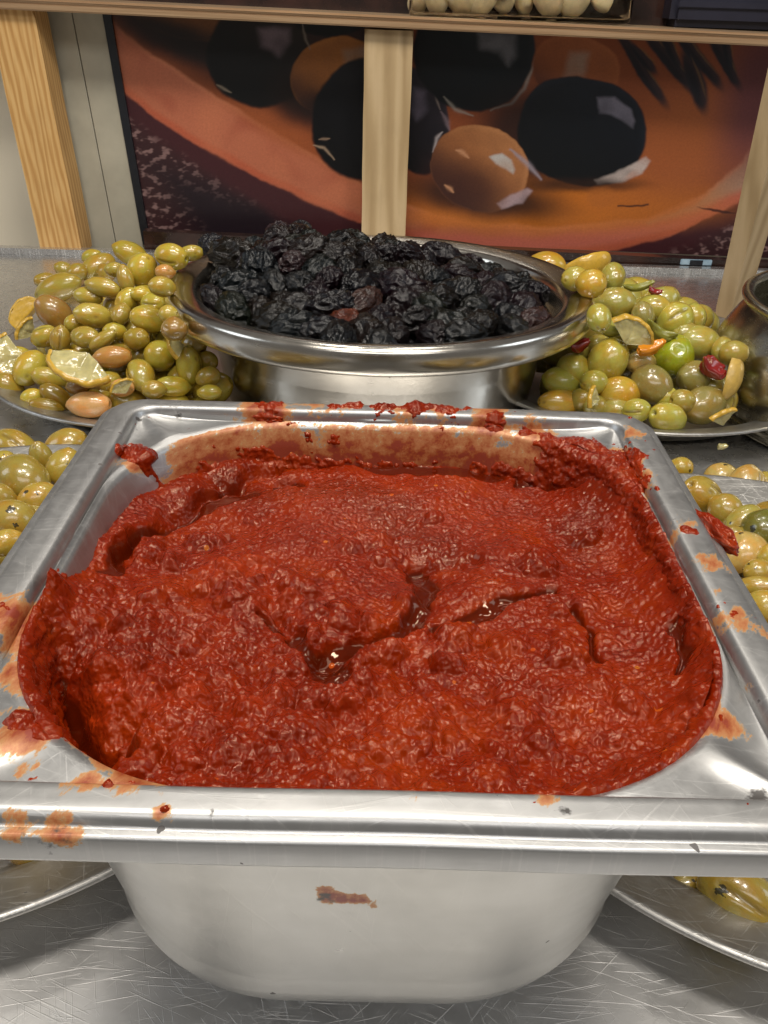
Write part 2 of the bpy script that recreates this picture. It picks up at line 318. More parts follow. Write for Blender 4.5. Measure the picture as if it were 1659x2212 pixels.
# --- the print: flat artwork evaluated on the panel's own grid (artwork units a, b)
PMAP = np.array([[1906.484, -372.385, 746.332], [62.294, -2197.413, 489.416], [0.009, -0.514, 0.901]])
def make_print():
    nx, nz = 980, 420
    zs = np.linspace(0, 1, nz); xs = np.linspace(0, 1, nx); Xn, Zn = np.meshgrid(xs, zs)
    Z = (.0133-.011*Xn)*(1-Zn)+.206*Zn; X0 = -.2385-.066*(Z-.013); X = X0+(.60-X0)*Xn
    q = np.stack([X, Z, np.ones_like(X)], -1) @ PMAP.T; a, b = q[..., 0]/q[..., 2], q[..., 1]/q[..., 2]
    aw, bw = a+perlin(a, b, 60, 3)*3+perlin(a, b, 17, 4)*1.2, b+perlin(a, b, 55, 5)*3+perlin(a, b, 15, 6)*1.2
    img = np.empty(a.shape+(3,)); img[:] = lin((58, 32, 34))
    def put(m, c, al=1.):
        m = np.clip(m*al, 0, 1)[..., None]; img[:] = img*(1-m)+lin(c)*m
    def ell(cx, cy, rx, ry, ang=0, soft=.06, sharp=2.0):
        t = math.radians(ang); dx, dy = aw-cx, bw-cy; p = (dx*math.cos(t)+dy*math.sin(t))/rx; r = (-dx*math.sin(t)+dy*math.cos(t))/ry
        d = (np.abs(p)**sharp+np.abs(r)**sharp)**(1/sharp); return 1-sstep(1-soft, 1+soft, d)
    def poly(P, soft=6):
        P = np.array(P, float); d = np.full(a.shape, 1e9); ins = np.zeros(a.shape, bool)
        for i in range(len(P)):
            p, r = P[i], P[(i+1) % len(P)]; e = r-p; t = np.clip(((aw-p[0])*e[0]+(bw-p[1])*e[1])/(e@e), 0, 1)
            d = np.minimum(d, np.hypot(aw-p[0]-t*e[0], bw-p[1]-t*e[1]))
            cnd = ((p[1] > bw) != (r[1] > bw)) & (aw < (r[0]-p[0])*(bw-p[1])/(r[1]-p[1]+1e-9)+p[0]); ins ^= cnd
        return sstep(-soft, soft, np.where(ins, d, -d))
    inner = [(150, -60), (262, 66), (330, 118), (440, 190), (560, 265), (640, 310), (740, 370), (790, 402), (900, 450), (1000, 475), (1200, 490), (1400, 470), (1520, 420), (1600, 350), (1670, 255), (1720, 100), (1740, -300), (100, -300)]
    outer = [(100, 60), (262, 190), (330, 252), (430, 315), (560, 385), (680, 440), (775, 482), (870, 508), (1000, 540), (1150, 553), (1300, 545), (1450, 510), (1590, 440), (1690, 360), (1780, 200), (1800, -300), (60, -300)]
    side = [(100, 150), (280, 262), (400, 345), (520, 420), (600, 470), (690, 512), (800, 560), (1000, 590), (1300, 585), (1500, 535), (1640, 450), (1770, 300), (1800, -100), (60, -100)]
    # cloth under the dish
    cl = perlin(a, b*1.6, 22, 8)+.6*perlin(a, b*1.7, 9, 9); put(sstep(.05, .7, cl), (148, 112, 108), .8)
    put(poly([(420, 380), (700, 470), (760, 620), (480, 620), (330, 360)], 50), (34, 22, 28))
    put(poly(side, 16), (66, 30, 34)); put(poly(outer, 4), (180, 100, 72)); put(poly(outer, 5)*(1-poly([(p_[0], p_[1]-16) for p_ in outer], 7)), (178, 76, 48), .6)
    n = perlin(a, b, 110, 10); put(poly(outer, 8)*sstep(-.1, .7, n), (196, 112, 78), .6); put(poly(outer, 8)*sstep(.15, .8, perlin(a, b, 70, 11)), (150, 66, 48), .5)
    put(poly([(880, 500), (1150, 512), (1400, 485), (1560, 415), (1640, 330), (1640, 420), (1500, 480), (1330, 525), (1150, 545), (950, 535)], 10), (188, 96, 80), .8)
    put(poly([(1400, 480), (1500, 440), (1600, 330), (1640, 300), (1630, 400), (1500, 455)], 12), (168, 138, 112), .85)
    put(poly([(p_[0], p_[1]+9) for p_ in inner], 6), (206, 124, 88), .55); put(poly(inner, 5), (132, 66, 36)); put(ell(1200, 440, 330, 60, 0, .5), (192, 104, 28), .9); put(ell(1000, 470, 120, 20, 0, .5), (200, 110, 40), .6)
    put(ell(1490, 310, 190, 110, -30, .6), (158, 84, 44), .8); put(ell(1640, 200, 70, 170, 15, .7), (84, 44, 58), .75)
    put(poly([(240, 40), (330, 96), (520, 205), (640, 250), (780, 330), (820, 60), (820, -100), (240, -100)], 34), (40, 26, 24), .95)
    put(ell(600, 275, 120, 26, 30, .7), (156, 80, 44), .8); put(ell(740, 345, 70, 30, 35, .7), (150, 76, 42), .7)
    # the olives of the print: body, glow from below, dark flank, thin light along the edge
    def olive(cx, cy, rx, ry, ang, base, glow, flank, soft=.035, sharp=2.1, edge=.5, ldir=(.35, -.6)):
        t = math.radians(ang); dx, dy = aw-cx, bw-cy; p = (dx*math.cos(t)+dy*math.sin(t))/rx; r = (-dx*math.sin(t)+dy*math.cos(t))/ry
        d = (np.abs(p)**sharp+np.abs(r)**sharp)**(1/sharp); m = 1-sstep(1-soft, 1+soft, d); u_, v_ = dx/rx, dy/ry; l_ = u_*ldir[0]+v_*ldir[1]
        put(m, base); put(m*sstep(-.1, .75, l_)*(1-.5*d), glow, .8); put(m*sstep(.0, .8, -l_+.15*d), flank, .85)
        put(m*sstep(.86, .97, d)*sstep(-.2, .6, l_), glow, edge); put(m*np.clip(.5+.5*perlin(aw, bw, 26, int(cx)), 0, 1), flank, .18)
    def shine(P, c, al=.85, soft=11):
        m = poly(P, soft); put(m*(.62+.38*np.clip(perlin(aw, bw, 34, int(P[0][0]))+.6, 0, 1)), c, al)
    def streak(P, c, wd=3., al=.7):
        P = np.array(P, float); d = np.full(a.shape, 1e9); tt = np.zeros(a.shape)
        for i_ in range(len(P)-1):
            e = P[i_+1]-P[i_]; t = np.clip(((aw-P[i_][0])*e[0]+(bw-P[i_][1])*e[1])/(e@e), 0, 1); dd = np.hypot(aw-P[i_][0]-t*e[0], bw-P[i_][1]-t*e[1]); k_ = dd < d; d = np.where(k_, dd, d); tt = np.where(k_, (i_+t)/(len(P)-1), tt)
        put(np.exp(-(d/(wd*(.35+.65*np.sin(np.pi*np.clip(tt, .03, .97)))))**2), c, al)
    olive(410, 18, 128, 66, 8, (124, 74, 38), (166, 102, 50), (44, 30, 26), .08); put(ell(370, 82, 130, 34, 22, .6), (30, 24, 24), .85); streak([(490, 30), (486, 75), (482, 100)], (150, 112, 70), 7, .6)
    olive(560, 118, 112, 112, 20, (20, 18, 19), (54, 40, 34), (12, 12, 14), .05); shine([(558, 62), (592, 58), (624, 64), (626, 88), (604, 122), (588, 108), (564, 100)], (120, 100, 108)); streak([(468, 182), (482, 190), (500, 200)], (150, 130, 112), 3)
    put(ell(640, 190, 60, 50, 0, .6), (30, 20, 18), .8)
    olive(722, 162, 96, 80, -25, (150, 88, 40), (182, 112, 52), (60, 36, 32), .04); shine([(742, 108), (800, 98), (800, 132), (748, 140)], (158, 128, 108), .7); put(ell(715, 232, 95, 34, -10, .6), (34, 22, 22), .85)
    olive(710, 32, 84, 46, 0, (20, 22, 26), (40, 40, 44), (12, 12, 14), .08); streak([(652, 52), (662, 85), (672, 108)], (128, 112, 100), 3)
    olive(792, 258, 116, 132, 12, (16, 16, 20), (34, 30, 34), (10, 10, 12), .04); streak([(678, 312), (700, 318), (722, 345)], (170, 140, 116), 3); streak([(690, 300), (712, 300)], (150, 120, 100), 2.5)
    olive(906, 262, 64, 116, -8, (24, 20, 26), (58, 48, 58), (12, 11, 14), .05); shine([(896, 190), (918, 200), (920, 236), (902, 258), (893, 240)], (104, 92, 106), .85); streak([(918, 180), (940, 205), (950, 235)], (140, 120, 112), 3); streak([(952, 240), (968, 262), (972, 280)], (128, 106, 112), 5, .6); streak([(935, 330), (945, 300), (958, 285)], (176, 160, 160), 4)
    olive(1025, 104, 130, 136, 10, (13, 20, 26), (38, 44, 52), (9, 12, 16), .03); shine([(1036, 72), (1080, 70), (1114, 76), (1116, 118), (1100, 140), (1080, 114), (1040, 104)], (112, 108, 114)); streak([(960, 208), (985, 238), (1020, 250)], (150, 138, 128), 4); streak([(1060, 240), (1105, 222), (1135, 190), (1150, 150), (1155, 125)], (160, 150, 142), 4)
    olive(1245, 150, 96, 72, 15, (146, 78, 42), (176, 100, 60), (84, 40, 28), .05); shine([(1232, 112), (1274, 114), (1264, 164), (1218, 166)], (156, 128, 112), .75)
    put(ell(1045, 428, 170, 38, 8, .5), (28, 17, 18), .9); put(ell(1150, 300, 120, 100, 30, .5), (24, 16, 18), .9)
    olive(1258, 284, 138, 116, 12, (14, 17, 23), (34, 38, 48), (9, 11, 14), .028, 2.3); shine([(1290, 210), (1328, 212), (1362, 236), (1372, 262), (1368, 276), (1345, 262), (1318, 249), (1296, 244)], (116, 108, 120), .95, 5)
    shine([(1284, 389), (1330, 376), (1370, 353), (1396, 338), (1405, 348), (1386, 377), (1342, 395), (1290, 398)], (186, 164, 156), .95, 4); put(ell(1260, 400, 120, 14, 0, .6), (40, 22, 16), .8); put(ell(1300, 425, 34, 22, 0, .3), (172, 94, 38), .6)
    olive(1037, 364, 106, 92, 18, (152, 92, 54), (190, 126, 80), (52, 28, 27), .03, 2.1, .5, (.55, -.45)); put(ell(1012, 402, 80, 48, 25, .8), (56, 28, 27), .8)
    shine([(1058, 337), (1084, 330), (1104, 346), (1111, 368), (1108, 376), (1092, 366), (1072, 354)], (184, 172, 166), .95, 4); shine([(1075, 440), (1105, 421), (1140, 406), (1152, 412), (1130, 440), (1085, 452)], (170, 142, 146), .9, 4)
    streak([(960, 400), (972, 408), (980, 416)], (214, 150, 110), 5); streak([(1102, 322), (1140, 355), (1168, 388)], (150, 134, 142), 6, .8); streak([(985, 325), (998, 330), (1012, 342)], (206, 146, 108), 5, .6)
    for x0, y0, x1, y1, r in ((1330, 60, 1440, 230, 13), (1390, 60, 1500, 200, 15), (1450, 50, 1560, 190, 15), (1480, 110, 1525, 240, 19), (1530, 60, 1600, 190, 14), (1360, 90, 1420, 160, 10), (1420, 40, 1470, 150, 12), (1560, 50, 1580, 150, 9)):
        cxm, cym, L = (x0+x1)/2, (y0+y1)/2, math.hypot(x1-x0, y1-y0)/2; an = math.degrees(math.atan2(y1-y0, x1-x0)); put(ell(cxm, cym, L, r, an, .25), (36, 34, 42), .92); put(ell(cxm-4, cym+5, L*.8, r*.5, an, .6), (22, 24, 32), .8)
        put(ell(cxm+9, cym-6, L*.6, 2.5, an, .5), (122, 86, 52), .55)
    for P in (((1335, 445), (1400, 440), (1400, 444), (1335, 449)), ((1505, 447), (1570, 455), (1590, 462), (1540, 458))): put(poly(P, 2), (60, 30, 26), .9)
    gr = perlin(a, b, 5, 21)*.5+perlin(a, b, 2.6, 22)*.5; img *= np.array([.98, 1.06, 1.06])*np.clip(1+.16*gr, .6, 1.4)[..., None]
    V = np.stack([X-PX0, np.full_like(X, -.0004), Z], -1).reshape(-1, 3)
    rgba = np.concatenate([img, np.ones(a.shape+(1,))], -1).reshape(-1, 4)
    me = mesh_np('print', V, grid_faces(nz, nx), False, {'ink': rgba})
    k = NT('printed_vinyl'); c = k.attr('ink', 'Color'); g = k.noise(900, 2, .6, k.obj()); k.p(Base_Color=k.mix(k.math('MULTIPLY', g, .35), c, k.mix(1., c, (.55, .55, .6), 'MULTIPLY')), Roughness=.38, Specular_IOR_Level=.35)
    link('print', me, k.m, pr)
    # black edge strip along the left side
    zz = np.array([.0, .206]); xe = -.2385-.066*(zz-.013)-PX0
    bm = bmesh.new(); vs = []
    for y in (-.004, .004):
        for i in (0, 1):
            for s in (-.0075, .0): vs.append(bm.verts.new((xe[i]+s, y, zz[i])))
    for f in ((0, 1, 3, 2), (4, 6, 7, 5), (0, 2, 6, 4), (1, 5, 7, 3), (0, 4, 5, 1), (2, 3, 7, 6)): bm.faces.new([vs[i] for i in f])
    link('edge_strip', bm_mesh('edge_strip', bm), M_dark, pr)
make_print()
bbm = link('back_board', box_mesh('back_board', -1.2, 1.2, .765, .79, .19, .55), M_glass); tag(bbm, 'dark brown board behind the shelf above the printed panel', 'board')
bm = bmesh.new(); vs = [bm.verts.new(c_) for y in (.700, .712) for c_ in ((-.234, y, 0), (.6, y, 0), (.6, y, .0062), (-.234, y, .0225))]
for f in ((0, 1, 2, 3), (7, 6, 5, 4), (3, 2, 6, 7), (0, 4, 5, 1), (1, 5, 6, 2), (0, 3, 7, 4)): bm.faces.new([vs[q] for q in f])
gl = link('glass_strip', bm_mesh('glass_strip', bm), M_glass); tag(gl, 'dark glossy upstand strip below the printed panel along the counter back', 'strip')
refl_block = link('tag', box_mesh('tag', .292, .323, .6975, .6998, .0062, .0118, .0006), M_reflection); tag(refl_block, 'pale blue block painted as a reflection on the dark strip behind the right post', 'tag')  # made-up block, coloured to stand for a pale blue reflection
o = link('dark_stripe', box_mesh('dark_stripe', .301, .3135, .6966, .6973, .0066, .0114), M_dark, refl_block)

# wooden posts
def post(x0, x1, y0, y1, z0, z1, mat, label, lean=0.):
    bm = bmesh.new(); n = 30; R_ = []
    for i in range(n+1):
        z = z0+(z1-z0)*i/n; j = lambda s: .00015*math.sin(z*47+s)+.0001*math.sin(z*131+s)
        R_.append([bm.verts.new((x+j(3*x)+lean*(z-z0), y, z)) for x, y in ((x0, y0), (x1, y0), (x1, y1), (x0, y1))])
    for i in range(n):
        for q in range(4): bm.faces.new((R_[i][q], R_[i][(q+1) % 4], R_[i+1][(q+1) % 4], R_[i+1][q]))
    bm.faces.new(R_[0][::-1]); bm.faces.new(R_[-1])
    bm.edges.ensure_lookup_table()
    ve = [e for e in bm.edges if abs(e.verts[0].co.z-e.verts[1].co.z) > .003]
    bmesh.ops.bevel(bm, geom=ve, offset=.0018, segments=2, affect='EDGES')
    bmesh.ops.translate(bm, verts=bm.verts[:], vec=(-x0, -y0, -z0))
    o = link('wooden_post', bm_mesh('wooden_post', bm), mat); o.location = (x0, y0, z0)
    tag(o, label, 'post', 'wooden posts under the shelf'); return o
post(-.334, -.294, .694, .728, .0, .207, M_pine, 'striped pine post at the left edge in front of grey boards', -.055)
post(-.0215, .0205, .690, .722, .0, .201, M_lath, 'pale wooden post standing before the middle of the printed panel')
# right leg: tapers towards its foot and leans towards the viewer
A0 = np.array([.2935, .5535, 0.]); B0 = ony(1728, 80, .515)
bm = bmesh.new(); R_ = []
for i in range(25):
    t = i/24; c_ = A0+(B0-A0)*t; hw = .0078+.0035*t; hd = .0085+.003*t
    a = math.radians(24); ca, sa = math.cos(a), math.sin(a)
    R_.append([bm.verts.new((c_[0]+x*ca-y*sa, c_[1]+x*sa+y*ca, c_[2])) for x, y in ((-hw, -hd), (hw, -hd), (hw, hd), (-hw, hd))])
for i in range(24):
    for q in range(4): bm.faces.new((R_[i][q], R_[i][(q+1) % 4], R_[i+1][(q+1) % 4], R_[i+1][q]))
bm.faces.new(R_[0][::-1]); bm.faces.new(R_[-1])
bmesh.ops.bevel(bm, geom=[e for e in bm.edges if abs(e.verts[0].co.z-e.verts[1].co.z) > .003], offset=.0012, segments=2, affect='EDGES')
bmesh.ops.translate(bm, verts=bm.verts[:], vec=tuple(-A0))
o = link('wooden_post', bm_mesh('wooden_post', bm), M_lath); o.location = A0; tag(o, 'tapered leaning wooden post standing on the counter at the right', 'post', 'wooden posts under the shelf')

# shelf with its edge strip, and what stands on it
sh = bpy.data.objects.new('shelf', None); COL.objects.link(sh); sh.location = (-.005, .678, .2075); sh.rotation_euler = (0, math.radians(.75), math.radians(-1.2))
tag(sh, 'long brown shelf with a copper coloured front edge across the top', 'shelf')
link('board', box_mesh('board', -.7, .7, .004, .30, -.0045, .0045, .0006), M_shelf, sh)
o = link('edge_strip', box_mesh('edge_strip', -.7, .7, .0, .0038, -.0045, .0015, .0012), M_edge, sh)
o = link('upper_bead', box_mesh('upper_bead', -.7, .7, -.0012, .0038, .0016, .0048, .0014), M_edge, sh)
zS = .2122
tb = bpy.data.objects.new('tub', None); COL.objects.link(tb); tb.location = (.115, .76, zS-.0015); tag(tb, 'clear plastic tub of pickled garlic standing on the shelf', 'tub')
def open_box(name, hx, hy, h, th, r):
    bm = bmesh.new()
    def ring(ix, z):
        pts = []
        for cxs, cys, a0 in ((1, 1, 0), (-1, 1, 90), (-1, -1, 180), (1, -1, 270)):
            for k_ in range(5):
                an = math.radians(a0+22.5*k_); rr = max(r-ix, .001); pts.append(bm.verts.new((cxs*(hx-ix-rr)+rr*math.cos(an), cys*(hy-ix-rr)+rr*math.sin(an), z)))
        return pts
    L = [ring(.004, 0), ring(.001, .001), ring(0, .004), ring(0, h), ring(th, h), ring(th, .005), ring(th+.003, .003)]
    for A, B in zip(L, L[1:]):
        for i in range(20): bm.faces.new((A[i], A[(i+1) % 20], B[(i+1) % 20], B[i]))
    bm.faces.new(L[0][::-1]); bm.faces.new(L[-1]); return bm_mesh(name, bm, True)
link('tub_wall', open_box('tub_wall', .098, .05, .09, .0015, .012), M_tub, tb)
def garlic(i, x, y, z, s, rx):
    th = np.linspace(0, 2*np.pi, 24, endpoint=False); pr_ = smooth_prof([(0.001, -1.0), (.45, -.95), (.75, -.5), (.80, .0), (.55, .55), (.2, .95), (.08, 1.25), (.001, 1.3)], 3)
    V = np.array([(r_*np.cos(t)*(1+.06*np.cos(3*t)), .8*r_*np.sin(t), z_) for r_, z_ in pr_ for t in th]); V *= (1+.05*perlin3(V, .8, i))[:, None]
    o = link('garlic_clove', mesh_np('garlic_clove', V*s, grid_faces(len(pr_), 24, True)), M_garlic); o.location = (x, y, z); o.rotation_euler = rx
    tag(o, 'pale pickled garlic clove in the clear tub on the shelf', 'garlic clove', 'garlic cloves in the tub')
for i, (gx, gy, yy, sz) in enumerate(((905, 6, .742, .0115), (940, 2, .736, .0135), (990, 0, .738, .0150), (1045, 2, .735, .0155), (1082, 4, .745, .0120), (1180, 2, .735, .0160), (1243, 0, .737, .0165), (1297, 8, .737, .0105), (1130, 4, .752, .0130), (965, -28, .742, .0140), (1215, -36, .742, .0150), (1095, -34, .740, .0150), (1285, -30, .745, .0130), (1020, -40, .745, .0140))):
    p_ = ony(gx, gy, yy); garlic(i, *p_, sz, (.9*math.sin(i*5+1), 1.1*math.sin(i*3+2), i))
o = link('brine', box_mesh('brine', .022, .208, .758, .800, zS+.004, zS+.05, .004), M_brine); tag(o, 'murky spiced brine behind the garlic in the clear tub', 'brine', kind='stuff')
cr = link('crate', box_mesh('crate', .252, .52, .735, .86, zS-.003, zS+.09, .006), M_crate); tag(cr, 'dark navy crate on the shelf right of the clear tub', 'crate')
for i in range(2): link('rib', box_mesh('rib', .256, .516, .7325, .7348, zS+.012+i*.035, zS+.018+i*.035, .0008), M_crate, cr)

# ------------------------------------------------------------------ the square pan
ZF = .115; HA, HB = .0838, .0818
NS, NC = 70, 44; NP = 4*(NS+NC)
def rrect(a, b, r, cx=0., cy=0.):
    """closed loop, same parameter for every loop, start: middle-left of front side"""
    P = []; t = np.linspace(0, 1, NS, endpoint=False); q = np.linspace(0, np.pi/2, NC, endpoint=False)
    x0, x1, y0, y1 = -(a-r), a-r, -(b-r), b-r
    P.append(np.stack([x0+(x1-x0)*t, np.full(NS, -b)], 1)); P.append(np.stack([x1+r*np.sin(q), y0-r*np.cos(q)], 1))
    P.append(np.stack([np.full(NS, a), y0+(y1-y0)*t], 1)); P.append(np.stack([x1+r*np.cos(q), y1+r*np.sin(q)], 1))
    P.append(np.stack([x1+(x0-x1)*t, np.full(NS, b)], 1)); P.append(np.stack([x0-r*np.sin(q), y1+r*np.cos(q)], 1))
    P.append(np.stack([np.full(NS, -a), y1+(y0-y1)*t], 1)); P.append(np.stack([x0-r*np.cos(q), y0-r*np.sin(q)], 1))
    return np.concatenate(P)+np.array([cx, cy])
def loop(i, r, z, iy=None): iy = i if iy is None else iy; return np.c_[rrect(HA-i, HB-iy, r), np.full(NP, z+ZF)]
OPX, OPY, OPR = .0122, .0100, .046
WALL = [(OPX, OPY, OPR, .0048), (OPX+.0012, OPY+.0012, OPR, .0043), (OPX+.0020, OPY+.0020, OPR-.0005, .0030), (OPX+.0024, OPY+.0024, OPR-.001, .0010)]
for z in np.linspace(-.001, -.066, 34): WALL.append((OPX+.0026+.010*(.003-z)/.07, OPY+.0026+.010*(.003-z)/.07, OPR-.001, z))
FIL = []
for t in np.linspace(.1, 1, 12):
    an = t*np.pi/2; FIL.append((OPX+.0126+.021*(1-math.cos(an)), OPY+.0126+.021*(1-math.cos(an)), OPR-.002-.010*(1-math.cos(an)), -.067-.021*math.sin(an)))
BAND = [(.0012, .0016, .0), (.0002, .0002, .0115, .0003)]
def pan_loops():
    L = []
    def add(ix, iy, r, z): L.append(np.c_[rrect(HA-ix, HB-iy, r), np.full(NP, z+ZF)])
    # underside of the rim, lip, ledge, raised bead
    for ix, r, z in ((.0100, .010, .0038), (.0040, .011, .0038), (.0012, .0115, .0020), (.0010, .0115, .0002), (.0006, .0118, -.0001), (.0001, .0120, .0001), (.0, .0120, .0006), (.0, .0120, .0025), (.0, .0120, .0050), (.0003, .0118, .0055), (.0008, .0114, .0057),
                     (.0018, .0108, .0056), (.0022, .0106, .0057), (.0024, .0105, .0061), (.0026, .0104, .0067), (.0030, .0101, .0073), (.0036, .0098, .0077), (.0043, .0094, .0079)):
        add(ix, ix, r, z)
    fx, fy = .0100, .0086
    for t in (.35, .7, 1.): add(.0043+(fx-.0043)*t, .0043+(fy-.0043)*t, .0094-.003*t, .0079)
    add(fx+.0006, fy+.0004, .0062, .0077); add(fx+.0012, fy+.0007, .0060, .0071); add(fx+.0015, fy+.0009, .0060, .0063)
    # corner floors: rows between the bead and the round opening, with a pressed pocket
    A = np.c_[rrect(HA-fx-.0018, HB-fy-.0010, .0060), np.zeros(NP)]; B = np.c_[rrect(HA-OPX, HB-OPY, OPR), np.zeros(NP)]
    for t in np.linspace(0, 1, 22):
        P = A*(1-t)+B*t; gap = np.linalg.norm(A-B, axis=1); g = sstep(.002, .011, gap)
        z = .0057-.0006*t
        z = z+g*(-.0014*max(0., np.sin(np.pi*min(t*1.05, 1)))**.8)
        # two ridges running from the corner towards the opening
        cxs = np.sign(P[:, 0])*(HA-fx); cys = np.sign(P[:, 1])*(HB-fy); an = np.arctan2(np.abs(cys-P[:, 1]), np.abs(cxs-P[:, 0])+1e-6)
        z = z+g*.0016*np.exp(-((an-.80)/.20)**2)*np.sin(np.pi*t)**.7
        z = z-(.0006*t**6)
        P[:, 2] = z+ZF; L.append(P)
    n0 = len(L)
    for a_ in WALL[1:]: add(*a_[:2], a_[2], a_[3])
    for a_ in FIL: add(*a_)
    return L, n0
LP, N_OPEN = pan_loops()
def onpan(px, py, z=.123): return onz(px, py, z)
# soft stain and dark-spot maps, given as spots on the pan
STAIN = [(580, 890, .013, .9), (700, 880, .016, .7), (850, 880, .016, .9), (950, 885, .014, .8), (1060, 915, .012, .9), (1150, 930, .014, .7), (300, 985, .008, .9), (1310, 985, .016, .9), (1370, 950, .007, .75), (1390, 1040, .010, .6), (1480, 1145, .006, .7), (1410, 1010, .006, .5),
         (30, 1345, .012, .95), (45, 1450, .009, .9), (70, 1555, .011, 1.0), (60, 1620, .010, .5), (1575, 1345, .008, .7), (1640, 1375, .009, .5), (1560, 1545, .007, .9), (1600, 1480, .004, .7), (350, 1752, .0035, .9), (355, 1740, .006, .5), (180, 1698, .006, 1.0), (300, 1695, .008, .9), (120, 1790, .0055, 1.0), (20, 1790, .006, 1.0), (130, 1860, .003, .8), (230, 1700, .007, .7), (900, 1722, .006, .6), (1180, 1725, .004, .6),
         (1440, 1165, .008, .5), (1535, 1235, .007, .75), (1545, 1290, .006, .6), (330, 1010, .010, .6)]
DARK = [(385, 888, .0045, .75), (425, 891, .003, .6), (470, 893, .0025, .5), (1240, 905, .0045, .6), (1180, 895, .003, .5), (300, 905, .003, .6), (295, 920, .003, .55), (255, 873, .0022, .55), (1375, 965, .0035, .6), (60, 1806, .006, .42), (125, 1808, .005, .55), (30, 1806, .004, .45), (160, 1810, .003, .5), (1640, 1715, .004, .9), (1500, 1712, .005, .5), (1600, 1712, .006, .45), (120, 1700, .006, .35), (1220, 1755, .0022, .8), (1222, 1758, .0016, .9), (108, 1720, .0018, .62), (132, 1722, .0016, .6), (196, 1715, .0015, .6), (460, 1756, .0018, .62), (300, 1030, .004, .65), (1590, 1590, .0025, .5), (1650, 1520, .004, .6)]
def spots(P, L):
    out = np.zeros(len(P))
    for px, py, r, s in L:
        c_ = onz(px, py, .1228 if 1715 < py < 1795 else (.1195 if py >= 1795 else .1208)); d = np.linalg.norm(P-c_, axis=1)/r; out = np.maximum(out, s*np.exp(-d**2*1.7))
    return out
def build_pan():
    root = bpy.data.objects.new('square_pan', None); COL.objects.link(root); root.location = (0, 0, .025)
    tag(root, 'square stainless steel pan holding red pepper paste in the centre foreground', 'pan')
    V = np.concatenate(LP); V += 0
    # slightly battered metal
    V[:, 2] += .00022*perlin(V[:, 0], V[:, 1], .03, 40)
    st = spots(V, STAIN); dk = spots(V, DARK)
    rel = V[:, 2]-ZF; inn = np.zeros(len(V)); inn[N_OPEN*NP:] = 1.
    x, y = V[:, 0], V[:, 1]
    lower = sstep(.0045, -.009, rel)
    wall_st = inn*(.60+.40*lower+.35*sstep(.02, .05, x)*sstep(.06, .02, y))
    lw = sstep(-.050, -.066, x)*sstep(.062, .040, y); wall_st = wall_st*(1-lw)+lw*inn*(.10+.75*sstep(-.002, -.014, rel))
    st = np.maximum(st, wall_st)
    F = grid_faces(len(LP), NP, True); V0 = V-np.array([0, 0, .025])
    cap = len(LP)-1; cv = len(V0); V1 = np.vstack([V0, [[0, 0, V0[-1, 2]]]])
    me = mesh_np('liner', V1, F, True, {'stain': np.r_[st, 0], 'dark': np.r_[dk, 0]})
    rim = link('rim', me, M_pan, root)
    # outer skin of the tray, 0.9 mm outside the liner
    OL = []
    for (ix, iy, r, z) in [(OPX-.0014, OPY-.0014, OPR, .0038)]+[(a-.0046, b-.0014, r_+.001, z_) for a, b, r_, z_ in WALL[3:]]+[(a-.0046, b-.0014, r_+.001, z_-.0006) for a, b, r_, z_ in FIL]:
        OL.append(np.c_[rrect(HA-ix, HB-iy, r), np.full(NP, z+ZF)])
    OL.append(OL[-1]*np.array([.5, .5, 1])); OL.append(OL[-1]*np.array([.01, .01, 1]))
    V = np.concatenate(OL); V[:, 2] = np.maximum(V[:, 2], .0255); st = np.zeros(len(V)); dk = np.zeros(len(V))
    for px, py, r, s in ((700, 1918, .0024, 1.3), (716, 1930, .0026, 1.3), (738, 1937, .0022, 1.4), (762, 1938, .0020, 1.4), (784, 1938, .0018, 1.3), (808, 1950, .0016, 1.0), (706, 1942, .0022, .8)):
        c_ = ony(px, py, -.0655); st = np.maximum(st, s*np.exp(-(np.linalg.norm(V-c_, axis=1)/r)**2))
    for px, py, r, s in ((702, 1920, .0026, .95), (722, 1935, .0020, .7), (1085, 2085, .0012, .8), (1140, 2086, .0013, .8), (430, 1965, .0008, .6), (820, 2015, .0012, .6), (910, 1965, .0010, .6)):
        c_ = ony(px, py, -.0645); dk = np.maximum(dk, s*np.exp(-(np.linalg.norm(V-c_, axis=1)/r)**2))
    link('tray', mesh_np('tray', V-np.array([0, 0, .025]), grid_faces(len(OL), NP, True)[:, ::-1], True, {'stain': st, 'dark': dk}), M_tray, root)
    return root
PAN = build_pan()

# ------------------------------------------------------------------ the paste
PZ = .1075
def wall_ab(z):      # inner half sizes of the pan at height z
    rel = z-ZF; k_ = .0026+.010*(.003-np.minimum(rel, .003))/.07
    return HA-OPX-k_, HB-OPY-k_, OPR-.001
def sdf_rr(x, y, a, b, r):
    qx, qy = np.abs(x)-(a-r), np.abs(y)-(b-r)
    return np.hypot(np.maximum(qx, 0), np.maximum(qy, 0))+np.minimum(np.maximum(qx, qy), 0)-r
def px2(px, py, z=PZ): return onz(px, py, z)[:2]
def polydist(x, y, pts):
    """signed (left negative) distance to an open polyline and the parameter along it"""
    d = np.full(x.shape, 1e9); sg = np.zeros(x.shape); tt = np.zeros(x.shape)
    for i in range(len(pts)-1):
        p, q = pts[i], pts[i+1]; e = q-p; t = np.clip(((x-p[0])*e[0]+(y-p[1])*e[1])/(e@e), 0, 1); dx, dy = x-p[0]-t*e[0], y-p[1]-t*e[1]
        dd = np.hypot(dx, dy); m = dd < d; d = np.where(m, dd, d); sg = np.where(m, np.sign(e[0]*dy-e[1]*dx), sg); tt = np.where(m, (i+t)/(len(pts)-1), tt)
    return d, sg, tt
